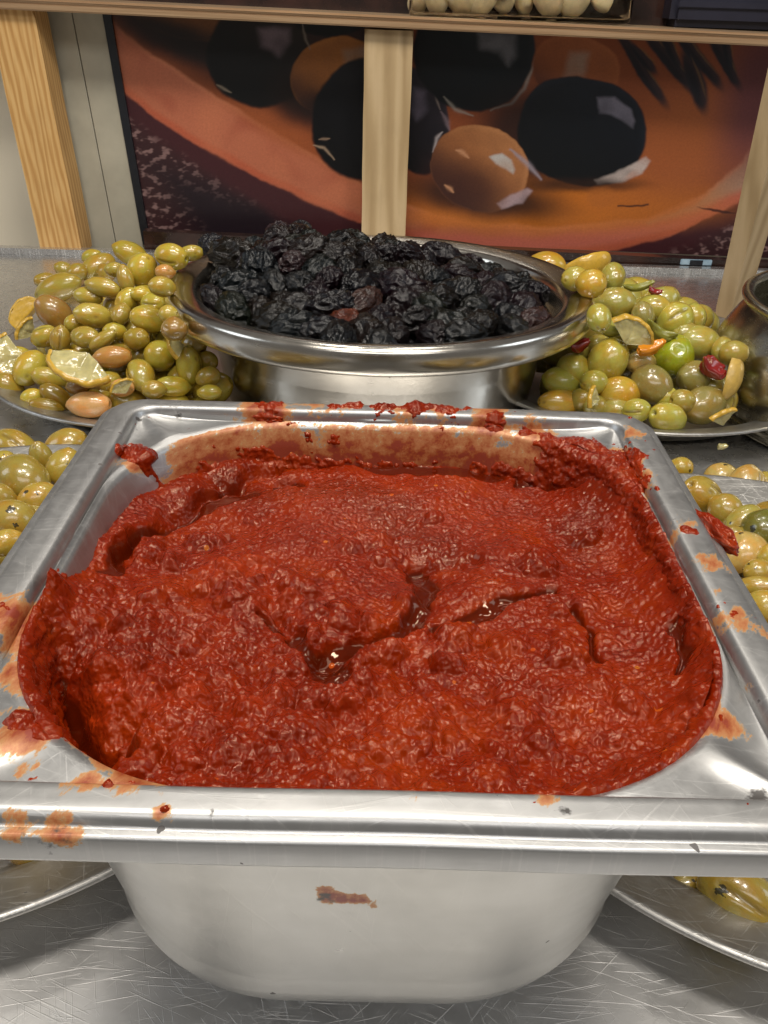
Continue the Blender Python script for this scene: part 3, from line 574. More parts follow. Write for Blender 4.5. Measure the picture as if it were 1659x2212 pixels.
def paste_mass():
    n = 600; a, b, r = wall_ab(PZ); a += .0022; b += .0022
    X, Y = np.meshgrid(np.linspace(-a-.0004, a+.0004, n), np.linspace(-b-.0004, b+.0004, n)); cell = 2*a/n
    sd = sdf_rr(X, Y, a, b, r+.002); dwall = np.maximum(-sd, 0)
    wx, wy = X+.0022*perlin(X, Y, .009, 50)+.001*perlin(X, Y, .004, 57), Y+.0022*perlin(X, Y, .009, 51)+.001*perlin(X, Y, .004, 58)
    h = np.zeros_like(X)
    # general slope and broad swells
    h += .0024*perlin(X, Y, .040, 52)+.0012*perlin(X, Y, .017, 53)
    rough = .55+.75*sstep(-.005, -.035, Y+.18*(X))+.35*sstep(.0, -.045, X)*sstep(.03, -.02, Y)
    front = sstep(.0, -.06, Y)
    h += front*.0045
    # ridge left of the sunken, oily flat: a bank that rises to the wall
    arc = np.array([px2(*p) for p in ((760, 985), (640, 985), (540, 1015), (430, 1065), (330, 1130), (260, 1195), (225, 1262))])
    d, sg, t = polydist(wx, wy, arc); out = sg*d            # positive inside (towards the centre)
    endf = sstep(0, .10, t)*sstep(1.0, .88, t)
    bank = np.where(out < 0, 1., 1-sstep(0, .0022, out))*np.exp(-np.maximum(-out-.010, 0)/.012)
    h += endf*(.0026*bank*(1+.6*perlin(X, Y, .012, 65)) - .0020*np.exp(-((out-.0022)/.0022)**2)*(out > -.001) - .0012*sstep(.02, 0., np.maximum(out, 0)))
    # hollows under the ridge
    for px, py, rr, dp in ((490, 1046, .0036, .0045), (615, 1032, .0042, .0045), (150, 1440, .005, .004), (130, 1540, .006, .009), (190, 1600, .007, .008), (250, 1660, .006, .003), (110, 1480, .006, .007)):
        c_ = px2(px, py); h -= dp*np.exp(-(((wx-c_[0])/(rr*1.35))**2+((wy-c_[1])/(rr*.8))**2))
    # furrow, pool and crease in the middle
    for pts, wd, dp in ((((905, 1205), (915, 1250), (925, 1300), (880, 1365), (800, 1405), (730, 1430)), .0032, .0026), (((930, 1362), (1010, 1340), (1100, 1312), (1200, 1288)), .0017, .0022), (((760, 1400), (700, 1425), (690, 1460), (722, 1492)), .0046, .0026),
                        (((600, 1330), (640, 1380), (690, 1430)), .0025, .0022), (((1240, 1340), (1275, 1390), (1285, 1440)), .0012, .0018), (((1440, 1400), (1455, 1470), (1462, 1510)), .0014, .002), (((540, 1430), (560, 1500), (545, 1560)), .002, .002), (((480, 1560), (600, 1580), (720, 1560)), .002, .0014), (((1040, 1215), (905, 1205)), .0016, .0013), (((1110, 1040), (1180, 1055), (1230, 1075)), .0018, .002), (((420, 1290), (520, 1310), (590, 1290)), .0018, .0016)):
        d, sg, t = polydist(wx, wy, np.array([px2(*p) for p in pts])); h -= dp*np.exp(-(d/wd)**2)
    # lumps that stand out
    LUMP = [(890, 1310, .0040, .0032), (610, 1315, .0022, .0022), (560, 1215, .0030, .0024), (470, 1235, .004, .0022), (520, 1300, .005, .003), (760, 1440, .0040, .0030), (830, 1425, .0045, .0026), (420, 1545, .0042, .0032), (260, 1520, .0075, .0040), (200, 1480, .005, .003), (300, 1400, .0050, .0026), (560, 1570, .0050, .0030), (470, 1480, .004, .0022), (780, 1510, .0040, .0026), (680, 1400, .003, .002), (700, 1350, .0055, .0020), (350, 1290, .006, .0025), (1090, 1200, .010, .0022), (1050, 1270, .008, .0018),
            (120, 1360, .004, .004), (105, 1400, .005, .004), (720, 1480, .003, .002), (1000, 1480, .006, .002), (1250, 1550, .008, .0018), (900, 1600, .007, .002), (1160, 1440, .008, .0015), (330, 1620, .006, .0025), (640, 1650, .006, .0022), (1460, 1600, .004, .0025), (990, 1040, .008, .001)]
    for px, py, rr, hh in LUMP:
        c_ = px2(px, py); q = ((wx-c_[0])/rr)**2+((wy-c_[1])/rr)**2; h += hh*np.clip(1-q*.5, 0, 1)**1.3
    # meniscus up the walls; bare on the back and on the front-left corner
    ang = np.arctan2(Y, X); right = sstep(.5, .9, np.cos(ang)); left = sstep(.6, .95, -np.cos(ang)); fr = sstep(.6, .95, -np.sin(ang))
    gap = np.exp(-(((X+.058)/.020)**2+((Y+.050)/.022)**2))
    h += (.0100*right+(.0042+.0065*sstep(.005, -.02, Y))*left+.0055*fr)*np.exp(-dwall/.0080)*(1-gap)
    h -= gap*.011*np.exp(-dwall/.0042)
    base = h.copy()
    # pulp: soft irregular clods, then many small pieces, then grain
    def scatter(N, r0, r1, pw, hk, seed, dens, soft):
        G = np.zeros_like(X); q_ = np.random.default_rng(seed); n_ = 0
        lx = .28*perlin(X, Y, .0050, seed+1)+.14*perlin(X, Y, .0022, seed+2); ly = .28*perlin(X, Y, .0050, seed+3)+.14*perlin(X, Y, .0022, seed+4)
        while n_ < N:
            cx, cy = q_.uniform(-a, a), q_.uniform(-b, b); rd = r0+(r1-r0)*q_.random()**pw; hh = rd*hk*q_.uniform(.6, 1.25); el = q_.uniform(.55, 1.); th = q_.uniform(0, np.pi); n_ += 1
            if dens is not None and q_.random() > dens(cx, cy): continue
            m = rd*1.6; j0, j1 = np.searchsorted(X[0], [cx-m, cx+m]); i0, i1 = np.searchsorted(Y[:, 0], [cy-m, cy+m])
            if i1 <= i0 or j1 <= j0: continue
            sx, sy = X[i0:i1, j0:j1]-cx+rd*lx[i0:i1, j0:j1], Y[i0:i1, j0:j1]-cy+rd*ly[i0:i1, j0:j1]
            p = (sx*math.cos(th)+sy*math.sin(th))/rd; q = (-sx*math.sin(th)+sy*math.cos(th))/(rd*el)
            G[i0:i1, j0:j1] = np.maximum(G[i0:i1, j0:j1], hh*np.clip(1-p*p-q*q, 0, 1)**soft)
        return G
    s1 = lambda v, lo, hi: min(1., max(0., (v-lo)/(hi-lo)))
    clod_d = lambda x, y: .035+.90*s1(.03-x, -.02, .07)*s1(.02-y, -.02, .05)+.25*s1(-y, .0, .06)
    clods = scatter(520, .0028, .0070, 1.5, .50, 31, clod_d, .85)
    bits = scatter(2600, .0010, .0026, 2.0, .36, 37, lambda x, y: .35+.65*clod_d(x, y), .75)
    grain = scatter(19000, .0004, .0011, 2.4, .48, 43, None, .7)
    det = bits*.62+grain*1.25+.00022*perlin(X, Y, .0012, 56)+.00035*perlin(wx, wy, .0040, 54)
    low = np.zeros_like(X)
    for pts, wd in ((((905, 1215), (925, 1300), (880, 1365), (800, 1405), (730, 1430)), .0034), (((760, 1400), (695, 1440), (722, 1492)), .0042), (((930, 1362), (1010, 1340), (1100, 1312), (1200, 1288)), .0018), (((560, 1058), (430, 1092), (330, 1150), (268, 1205), (240, 1262)), .0026), (((780, 1000), (900, 1020), (1060, 1025)), .0045), (((480, 1050), (510, 1052)), .0030), (((600, 1042), (640, 1038)), .0030), (((640, 1380), (690, 1425)), .0022), (((1440, 1400), (1455, 1470), (1462, 1510)), .0014), (((1240, 1340), (1275, 1390), (1285, 1440)), .0010), (((905, 1205), (890, 1225)), .0015), (((1110, 1040), (1230, 1075)), .0020), (((115, 1470), (145, 1550), (200, 1620), (260, 1665)), .0034), (((1380, 1100), (1420, 1160)), .0014), (((560, 1340), (600, 1365)), .0016)):
        d, sg, t = polydist(wx, wy, np.array([px2(*p) for p in pts])); low = np.maximum(low, np.exp(-(d/wd)**2))
    pool = sstep(.30, .62, low)
    h += (1-pool)*clods*1.05+(1-.95*pool)*det*(.62+.5*rough-.35)
    # oil pools in the lows; crevice and gap shade is darkened into the colour
    lvl = base-.0002
    oil_shade = sstep(.42, .66, low)*sstep(.0014, .0002, h-lvl-.0003)
    wetp = sstep(.05, .55, perlin(X, Y, .028, 61))*sstep(-.02, .03, Y+.5*X); oil_shade = np.maximum(oil_shade, .45*wetp*sstep(.0009, .0003, det))
    h = h*(1-sstep(.4, .8, low)*oil_shade)+lvl*sstep(.4, .8, low)*oil_shade
    fresh = np.clip(sstep(.1, .75, perlin(X, Y, .020, 62))*.45*sstep(.02, -.05, Y)+sum(.9*np.exp(-(((X-px2(q[0], q[1])[0])/.006)**2+((Y-px2(q[0], q[1])[1])/.006)**2)) for q in ((560, 1230), (420, 1545), (860, 1400), (560, 1560), (600, 1310), (470, 1250), (250, 1520))), 0, 1)*.8
    fresh = np.maximum(fresh, .35*sstep(.01, .05, Y)*sstep(.06, .0, np.abs(X-.005)))
    # clip to the pan
    gx, gy = np.gradient(sd, X[0], Y[:, 0], axis=(1, 0)); over = np.maximum(sd, 0); X2, Y2 = X-gx*over, Y-gy*over
    Z = PZ+h
    aa, bb, r2 = wall_ab(Z); s2 = sdf_rr(X2, Y2, aa, bb, r2+0*aa)-.0009; ov = np.clip(s2, 0, None); X2, Y2 = X2-gx*ov, Y2-gy*ov
    V = np.stack([X2, Y2, Z-PZ], -1).reshape(-1, 3); F = grid_faces(n, n); keep = (sd.ravel()[F] < cell*1.0).any(1)
    V, F, at_ = compact(V, F, keep, {'oil_shade': oil_shade.ravel(), 'fresh': fresh.ravel()})
    o = link('pepper_paste', mesh_np('pepper_paste', V, F, True, at_), M_paste); o.location = (0, 0, PZ)
    tag(o, 'coarse oily red pepper paste filling the square steel pan', 'paste'); return o
PASTE = paste_mass()
def smears():
    """a skin of paste over the upper wall and the rim; only where it is thick does it stand proud"""
    rows = np.arange(16, N_OPEN+26); base = np.stack([LP[i] for i in rows])            # rows x NP x 3
    fr, fc = 4, 4; nr, nc = (len(rows)-1)*fr+1, NP*fc
    t = np.linspace(0, len(rows)-1, nr); i0 = np.minimum(t.astype(int), len(rows)-2); ft = (t-i0)[:, None, None]; G = base[i0]*(1-ft)+base[i0+1]*ft
    s = np.arange(nc)/fc; j0 = s.astype(int); fs = (s-j0)[None, :, None]; G = G[:, j0]*(1-fs)+G[:, (j0+1) % NP]*fs
    du = np.roll(G, -1, 1)-np.roll(G, 1, 1); dv = np.gradient(G, axis=0); Nn = np.cross(dv, du); Nn /= np.linalg.norm(Nn, axis=-1, keepdims=True)+1e-12
    Nn = np.where((Nn[..., 2:3]*.6-(Nn[..., 0:1]*np.sign(G[..., 0:1])+Nn[..., 1:2]*np.sign(G[..., 1:2]))*.1) < 0, -Nn, Nn)
    P = G.reshape(-1, 3); rel = P[:, 2]-ZF; x, y = P[:, 0], P[:, 1]
    T = np.full(len(P), -.8)
    wall = np.repeat(t >= N_OPEN-16-.5, nc)
    # walls: thin coat, full on the right, half way up on the left, scattered at the back
    c_r = wall*sstep(.040, .056, x)*1.1
    c_l = wall*sstep(-.045, -.06, x)*np.maximum(.95*sstep(-.0015, -.010, rel), 1.0*sstep(.004, -.022, y)*(1-.8*sstep(-.03, -.042, y)*sstep(-.003, -.007, rel)))
    c_b = wall*sstep(.045, .06, y)*(.60*sstep(-.001, -.009, rel)+.35*sstep(.0, -.03, x)*sstep(.0045, -.003, rel)+.25*sstep(.02, .045, x))
    c_f = wall*sstep(-.04, -.055, y)*sstep(-.045, -.02, x)*.9
    T = np.maximum.reduce([T, c_r-.55, c_l-.55, c_b-.55, c_f-.5])
    BL = [(585, 893, .0040, 1.0, .1235), (570, 905, .0030, .8, .122), (760, 878, .0035, .55, .1255), (830, 880, .0045, .75, .1255), (900, 876, .0050, .95, .1262), (960, 884, .0050, .7, .1255), (1010, 888, .0032, .5, .125), (1066, 915, .0034, 1.0, .123), (720, 882, .0025, .4, .125), (660, 945, .0060, .8, .116), (720, 948, .0060, 1.0, .115), (640, 935, .005, .6, .118), (1270, 975, .0055, 1.2, .122), (1240, 960, .0045, .9, .122), (1310, 1000, .0065, 1.2, .121), (1350, 1040, .006, 1.1, .120), (1300, 975, .0055, 1.1, .1235), (1185, 945, .0035, .8, .1225), (1140, 935, .003, .6, .1225), (1330, 1015, .0075, 1.2, .1215),
          (288, 970, .0042, 1.1, .1235), (315, 988, .0036, 1.0, .122), (300, 985, .003, .7, .123), (1370, 1070, .006, .9, .120), (60, 1556, .0034, .62, .1235), (95, 1578, .0030, .65, .1232), (45, 1545, .003, .5, .1235), (120, 1592, .0024, .6, .122), (230, 1690, .0014, .5, .1258), (300, 1690, .0022, .5, .124), (1570, 1350, .0022, .5, .1235), (1555, 1545, .0025, .5, .1235), (358, 1747, .0012, .6, .126), (12, 1792, .0014, .45, .1235), (1480, 1143, .0020, .7, .126), (1500, 1148, .0016, .6, .126), (105, 1400, .0045, .8, .117), (90, 1370, .003, .6, .119)]
    for px, py, r, s_, z in BL:
        c_ = onz(px, py, z-.003); q = (np.linalg.norm(P-c_, axis=1)/r)**2; T = np.maximum(T, s_*1.25*np.exp(-q*1.1)-.40)
    nz = .42*perlin3(P, .0042, 70)+.28*perlin3(P, .0018, 74)+.16*perlin3(P, .0009, 78)
    T = T+nz*.8
    th = np.where(T > 0, .00015+.0016*np.minimum(T, 1.3)**.8+.0007*np.maximum(perlin3(P, .0022, 82), 0)*sstep(0, .3, T)+.0004*perlin3(P, .0011, 86)*sstep(0, .3, T), -.0004)
    th = np.where((T <= 0), np.maximum(-.0005, T*.003), th)
    V = P+Nn.reshape(-1, 3)*th[:, None]
    F = grid_faces(nr, nc, True); keep = (T[F] > -.03).any(1)
    V, F, at_ = compact(V, F, keep, {'oil_shade': 0*T+.0, 'fresh': np.clip(.55*sstep(.35, .02, T), 0, 1)})
    o = link('paste_smear', mesh_np('paste_smear', V-np.array([0, 0, PZ]), F, True, at_), M_paste, PASTE)
smears()
def dollop(px, py, z, rx, ry, rz, ang, seed, label):
    th = np.linspace(0, 2*np.pi, 56, endpoint=False); ph = np.linspace(0, np.pi, 30); V = np.array([(math.sin(p)*math.cos(t), math.sin(p)*math.sin(t), math.cos(p)) for p in ph for t in th])
    V *= (1+.30*perlin3(V, .8, seed)+.22*perlin3(V, .35, seed+9)+.08*perlin3(V, .15, seed+5))[:, None]; V *= np.array([rx, ry, rz]); ca, sa = math.cos(ang), math.sin(ang)
    V = np.c_[V[:, 0]*ca-V[:, 1]*sa, V[:, 0]*sa+V[:, 1]*ca, V[:, 2]]
    o = link('paste_dollop', mesh_np('paste_dollop', V, grid_faces(30, 56, True), True, {'oil_shade': np.zeros(len(V)), 'fresh': np.full(len(V), .3)}), M_paste); o.location = onz(px, py, z); tag(o, label, 'paste'); return o
dollop(1540, 1150, .1205, .0030, .0085, .0028, .32, 91, 'red dollop of paste stuck on the outer right edge of the square pan')

# ------------------------------------------------------------------ bowl of black olives
BX, BY, BZ = -.001, .372, .0765
prof = [(.0, .0035), (.078, .0035), (.0935, .0035), (.0970, .0055), (.0990, .0110), (.1030, .036), (.1062, .0560), (.1072, .0600), (.1100, .0606), (.1240, .0600), (.1290, .0608), (.1315, .0632), (.1322, .0670), (.1320, .0715), (.1310, .0745), (.1285, .0763), (.1255, .0765), (.1200, .0752), (.1150, .0735), (.1125, .0710), (.1105, .0660), (.1085, .056), (.1040, .042), (.0975, .012), (.088, .0065), (.0, .0062)]
bw = lathe_thing('steel_bowl', prof, 5, 200, M_bowl, (('wall', 0, 7), ('rolled_rim', 7, 19), ('inner_wall', 19, 25)), (BX, BY, 0)); bw.rotation_euler = (math.radians(-1.5), 0, 0); tag(bw, 'round steel bowl with a broad rolled rim heaped with wrinkled black olives', 'bowl')

def uv_sphere(nu, nv):
    th = np.linspace(0, 2*np.pi, nu, endpoint=False); ph = np.linspace(.02, np.pi-.02, nv)
    V = np.array([(math.sin(p)*math.cos(t), math.sin(p)*math.sin(t), math.cos(p)) for p in ph for t in th])
    return V, grid_faces(nv, nu, True)
def black_mesh(i):
    V, F = uv_sphere(96, 60); V = V*np.array([1, .92, 1.18]); r = 1+.10*perlin3(V, 1.1, 100+i)
    w_ = V+.25*np.stack([perlin3(V, .9, 130+i), perlin3(V, .9, 150+i), perlin3(V, .9, 170+i)], 1)
    ridge = 1-np.abs(perlin3(w_, .50, 110+i*3))*2.0; r2 = 1-np.abs(perlin3(w_*np.array([1, 1, .55]), .26, 210+i*3))*2.0
    r = r+.13*np.clip(ridge, -1, 1)+.075*np.clip(r2, -1, 1)+.035*np.clip(1-np.abs(perlin3(w_*np.array([1, 1, .5]), .13, 260+i*3))*2, -1, 1)-.16*sstep(.3, .9, perlin3(V, .8, 310+i))
    V = V*r[:, None]*.92; return mesh_np('black_olive', V, F)
BM = [black_mesh(i) for i in range(9)]
def heap(x, y):
    u, v = x-BX, y-BY
    z = .0680+.0165*math.exp(-((u+.042)/.060)**2-((v-.040)/.050)**2)+.005*math.exp(-((u+.02)/.08)**2-((v+.01)/.05)**2)-.002*sstep(.03, .09, u)-.007*sstep(.05, .10, u)*sstep(.0, .06, v)
    return z+.004*math.exp(-((u+.085)/.03)**2-((v-.02)/.04)**2)
def zone(u, v):
    row = ('along the back rim', 'behind the middle', 'in the middle row', 'before the middle', 'along the front rim')[int(np.digitize(-v, (-.062, -.022, .018, .056)))]
    colm = ('far left', 'left of centre', 'in the centre', 'right of centre', 'far right')[int(np.digitize(u, (-.062, -.021, .021, .062)))]
    return 'olive '+row+' '+colm+' of the bowl'
def black_at(x, y, z, s, label, col=(.004, .004, .005), el=1.):
    o = link('black_olive', BM[random.randrange(9)], M_black); BLK.append(o); o.location = (x, y, z); e = s*random.uniform(.92, 1.1)
    o.scale = (s, s*random.uniform(.85, 1), e*el); o.rotation_euler = (random.uniform(0, 6.28), random.uniform(.6, 2.5), random.uniform(0, 6.28)); o.color = (*col, 1)
    tag(o, label, 'olive', 'black olives in the steel bowl'); return o
special = [(745, 705, .0098, 1.35, (.060, .018, .010), 'reddish brown elongated olive at the front of the black olives'), (783, 665, .0108, 1.15, (.022, .010, .007), 'dark brown olive just behind the reddish brown one in the steel bowl'), (465, 541, .0108, .95, (.007, .007, .009), 'round black olive perched highest at the left inside the bowl rim'),
           (598, 512, .0098, 1.1, (.018, .010, .012), 'purplish black olive on top of the heap at the back left of the bowl'), (1150, 700, .0095, 1.2, (.020, .009, .008), 'brownish black olive by the front right rim of the steel bowl'), (632, 575, .0092, 1.0, (.016, .009, .010), 'purple tinged black olive halfway up the left of the heap'),
           (645, 505, .0095, 1., (.007, .007, .009), 'topmost black olive of the heap in the steel bowl'), (870, 538, .0098, 1., (.007, .007, .009), 'black olive standing out against the bright back rim of the steel bowl')]
used = []; BLK = []
def hitheap(px, py):
    d = ray(px, py); t = .3
    while t < 1.2:
        p = CAM+d*t
        if p[1] > BY-.12 and p[2] < heap(p[0], p[1])+.001: return p
        t += .0008
    return CAM+d*.6
for px, py, s, el, c_, lb in special:
    p = hitheap(px, py); o = black_at(*p, s, lb, c_, el); used.append(p)
    if el > 1.2: o.rotation_euler = (0, math.radians(70), math.radians(-52))
# two layers of a jittered hexagonal packing
for layer in (0, 1):
    stp = .0190
    for i in range(-9, 10):
        for j in range(-9, 10):
            u = (i+.5*(j % 2))*stp+random.uniform(-.0028, .0028)+layer*.008; v = j*stp*.87+random.uniform(-.0028, .0028)+layer*.005; rr = math.hypot(u, v)
            if rr > (.1025 if layer == 0 else .090): continue
            z = heap(BX+u, BY+v)-.0015-layer*.0135+random.uniform(-.003, .004)
            p = np.array([BX+u, BY+v, z])
            if layer == 0 and any(np.linalg.norm(p-q) < .0138 for q in used): continue
            sz, el = random.uniform(.0090, .0128), random.uniform(.92, 1.3)
            black_at(*p, sz, ('plump' if sz > .0116 else 'small' if sz < .0101 else 'wrinkled')+(' long' if el > 1.15 else ' round')+' black '+zone(u, v), (random.uniform(.002, .006), random.uniform(.002, .0042), random.uniform(.002, .0042)), el)

# ------------------------------------------------------------------ plates of green olives
def plate(x, y, R_, label, well=.016, rimw=.019):
    p = [(.0, .0035), (R_-rimw-.022, .0035), (R_-rimw-.010, .006), (R_-rimw-.001, .0145), (R_-rimw+.003, .0165), (R_-.004, .0205), (R_-.0012, .0213), (R_, .0208), (R_, .0196), (R_-.003, .0188), (R_-rimw, .0145), (R_-rimw-.004, .010), (R_-rimw-.011, .003), (R_-rimw-.022, .0012), (.0, .0010)]
    o = lathe_thing('steel_plate', p, 4, 220, M_plate, (('well', 0, 3), ('rim', 3, 10), ('underside', 10, 14)), (x, y, 0)); tag(o, label, 'plate', 'round steel plates of green olives'); return o
plate(-.136, .388, .121, 'round steel plate under the tall olive heap left of the steel bowl')
plate(.172, .405, .126, 'round steel plate under the large green olives right of the steel bowl')
plate(-.155, .102, .1435, 'round steel plate of herbed olives left of the square pan')
plate(.157, .092, .140, 'round steel plate of herbed olives right of the square pan')
def olive_mesh(i, dimple, plump):
    V, F = uv_sphere(56, 40); z = V[:, 2]; stem = sstep(.955, .992, z)
    prof_ = 1-.10*plump*np.maximum(z, 0)**2+.07*np.maximum(-z, 0)**2*0
    V = V*np.c_[prof_, prof_, 1+.05*np.sign(z)*np.abs(z)**6*(-1 if i % 2 else 1)]
    tip = np.exp(-((1+z)/.035)); V[:, 2] -= .07*tip
    r = 1+.030*perlin3(V, 1.1, 400+i)+.018*perlin3(V, .45, 440+i)-dimple*.10*sstep(.35, .8, perlin3(V, .9, 480+i)); V = V*r[:, None]
    V[:, 2] -= .17*np.exp(-((1-z)/.018))
    scar = .85*np.exp(-((1-z)/.006))+.5*np.exp(-((1+z)/.004))
    if i in (2, 4, 5):       # a cut along one side
        U = V/np.linalg.norm(V, axis=1, keepdims=True); ph = np.arctan2(U[:, 1], U[:, 0]+1e-9)-1.1; g = np.exp(-(np.sin(ph/2)/.045)**2)*sstep(.75, .45, np.abs(U[:, 2]+.1)); V = V*(1-.13*g)[:, None]; scar = np.maximum(scar, .8*g)
    if i in (1, 4, 6):       # small pits
        for q in range(4): c_ = np.random.default_rng(900+10*i+q).normal(size=3); c_ /= np.linalg.norm(c_); U = V/np.linalg.norm(V, axis=1, keepdims=True); g = np.exp(-((1-U@c_)/.006)); V = V*(1-.05*g)[:, None]; scar = np.maximum(scar, .7*g)
    return mesh_np('green_olive', V, F, True, {'stem': scar})
OM = [olive_mesh(i, d, p) for i, (d, p) in enumerate(((.0, 1), (.3, .6), (1., 1), (.0, 1.6), (.6, .4), (1.6, 1.2), (.2, 1.)))]
def dome(pl, x, y):
    q = 0.
    cx_, cy_, R_, zb, hh, pw = pl; r = math.hypot(x-cx_, y-cy_)/R_
    return zb+hh*max(0, 1-r**pw) if r < 1 else -1
def hit(pl, px, py):
    d = ray(px, py); t = .12
    while t < 1.0:
        p = CAM+d*t
        if p[2] < dome(pl, p[0], p[1]): return t
        if p[2] < .012: return t
        t += .001
    return .7
def frame(ang, tilt, spin):
    m = math.cos(ang)*AX+math.sin(ang)*AU; m = m*math.cos(tilt)+AF*math.sin(tilt); m /= np.linalg.norm(m)
    s1 = np.cross(m, AF); s1 /= np.linalg.norm(s1); s2 = np.cross(m, s1)
    a, b = s1*math.cos(spin)+s2*math.sin(spin), -s1*math.sin(spin)+s2*math.cos(spin)
    return Matrix(((a[0], b[0], m[0]), (a[1], b[1], m[1]), (a[2], b[2], m[2]))).to_euler()
def blocked(p, r):
    """would an olive of radius r at p stand in the bowl, the pot or the pan?"""
    x, y, z = p; d = math.hypot(x-BX, y-BY)
    if z-r < .062 and d < .1030+max(0, z-.036)*.2+r*.85: return True
    if abs(z-.067) < .010+r*.8 and d < .1335+r*.75: return True
    if math.hypot(x-.319, y-.358) < .1045+r*.85 and z < .08: return True
    ax, ay = abs(x)-(.070-.046), abs(y)-(.071-.046); sd = math.hypot(max(ax, 0), max(ay, 0))+min(max(ax, ay), 0)-.046
    if sd < r*.9: return True
    return z+r > .112 and abs(x) < .0838+r and abs(y) < .0818+r
NAMED, LOOSE = [], []
PILE_MIN = {'left heap': (22, 17), 'right heap': (31, 27), 'near left plate': (30, 26), 'near right plate': (28, 25)}; PILE_K = {'left heap': 1.04, 'right heap': 1.10, 'near left plate': 1.2, 'near right plate': 1.24}
def pile(pl, items, mat, group, cols, heapname, fill, fsize, name='green_olive'):
    """items: centre x,y, half length, half width, angle, label, colour index"""
    E_ = []
    for it in items:
        px, py, a, b, ang = it[:5]; t = hit(pl, px, py); n_ = 0; a, b = max(a*PILE_K[heapname], PILE_MIN[heapname][0]), max(b*PILE_K[heapname], PILE_MIN[heapname][1])
        while blocked(CAM+ray(px, py)*t, (.6*b+.4*a)*t/FPX) and n_ < 70: t -= .001; n_ += 1
        E_.append([px, py, a, b, math.radians(ang), it[5] if len(it) > 5 and it[5] else None, it[6] if len(it) > 6 else None, t])
    n = len(E_)
    for _ in range(40):      # settle: whatever overlaps is pushed away along its own line of sight
        P = [CAM+ray(e[0], e[1])*e[7] for e in E_]; r_ = [(.66*e[3]+.34*e[2])*e[7]/FPX for e in E_]; mv = [0.]*n
        for i in range(n):
            for j in range(i):
                d = np.linalg.norm(P[i]-P[j]); ov = .90*(r_[i]+r_[j])-d
                if ov > 0:
                    k_ = i if P[i]@AF > P[j]@AF else j; mv[k_] = max(mv[k_], min(ov*.5, .002))
        for i in range(n):
            t2 = min(E_[i][7]+mv[i]/1.1, hit(pl, E_[i][0], E_[i][1])+.009)
            if t2 > E_[i][7] and not blocked(CAM+ray(E_[i][0], E_[i][1])*t2, r_[i]): E_[i][7] = t2
    main = []
    for px, py, a, b, ang, lb, ci, t in E_:
        p = CAM+ray(px, py)*t; L, W_ = a*t/FPX, b*t/FPX; main.append((p, W_, px, py, a, p@AF))
        o = place(p, L, W_, frame(ang+(math.pi if random.random() < .5 else 0), random.uniform(-.62, .62), random.uniform(0, 6)), mat, lb, group, cols[ci] if ci is not None else cols[random.randrange(3)], name)
        if lb: NAMED.append((px, py, lb, heapname))
        else: LOOSE.append((o, heapname))
    cx_, cy_, R_, zb, hh, pw = pl; st = fsize*1.75
    N = int(R_/st)+1
    for lay in range(2):
        for i in range(-N, N+1):
            for j in range(-N, N+1):
                x = cx_+(i+.5*(j % 2)+.3*lay)*st+random.uniform(-.2, .2)*st; y = cy_+(j*.87+.4*lay)*st+random.uniform(-.2, .2)*st
                z = dome(pl, x, y)
                if z < 0: continue
                z -= fill+lay*fsize*1.5
                if z < .010 or math.hypot(x-cx_, y-cy_) > R_*.97: continue
                q = np.array([x, y, z])
                de = (q-CAM)@AF; u_ = CX+FPX*((q-CAM)@AX)/de; v_ = CY-FPX*((q-CAM)@AU)/de
                if blocked(q, fsize) or any(np.linalg.norm(q-m[0]) < (.78 if lay == 0 else .6)*(m[1]+fsize) or (math.hypot(u_-m[2], v_-m[3]) < .8*m[4]+.5*fsize*FPX/de and q@AF < m[5]+.3*fsize) for m in main): continue
                o = place(q, fsize*random.uniform(1.05, 1.25), fsize*random.uniform(.85, .98), (random.uniform(0, 6), random.uniform(0, 6), random.uniform(0, 6)), mat, None, group, cols[random.randrange(3)], name)
                LOOSE.append((o, heapname))
def place(p, L, W_, eul, mat, lb, group, col, name):
    o = link(name, OM[random.randrange(len(OM))], None); o.location = p; o.scale = (W_, W_*random.uniform(.93, 1.03), L); o.rotation_euler = eul
    if not o.data.materials: o.data.materials.append(mat)
    o.material_slots[0].link = 'OBJECT'; o.material_slots[0].material = mat
    j = random.uniform(.88, 1.10); o.color = (col[0]*j, col[1]*j*random.uniform(.96, 1.04), col[2]*j, 1); tag(o, lb, 'olive', group); return o
CL = [tuple(lin(c)) for c in ((178, 162, 58), (168, 152, 60), (162, 142, 56), (212, 168, 108), (150, 118, 56), (184, 140, 72), (150, 126, 40))]
q1 = lambda x, y: (x*.3307, 493.7+y*.3307)
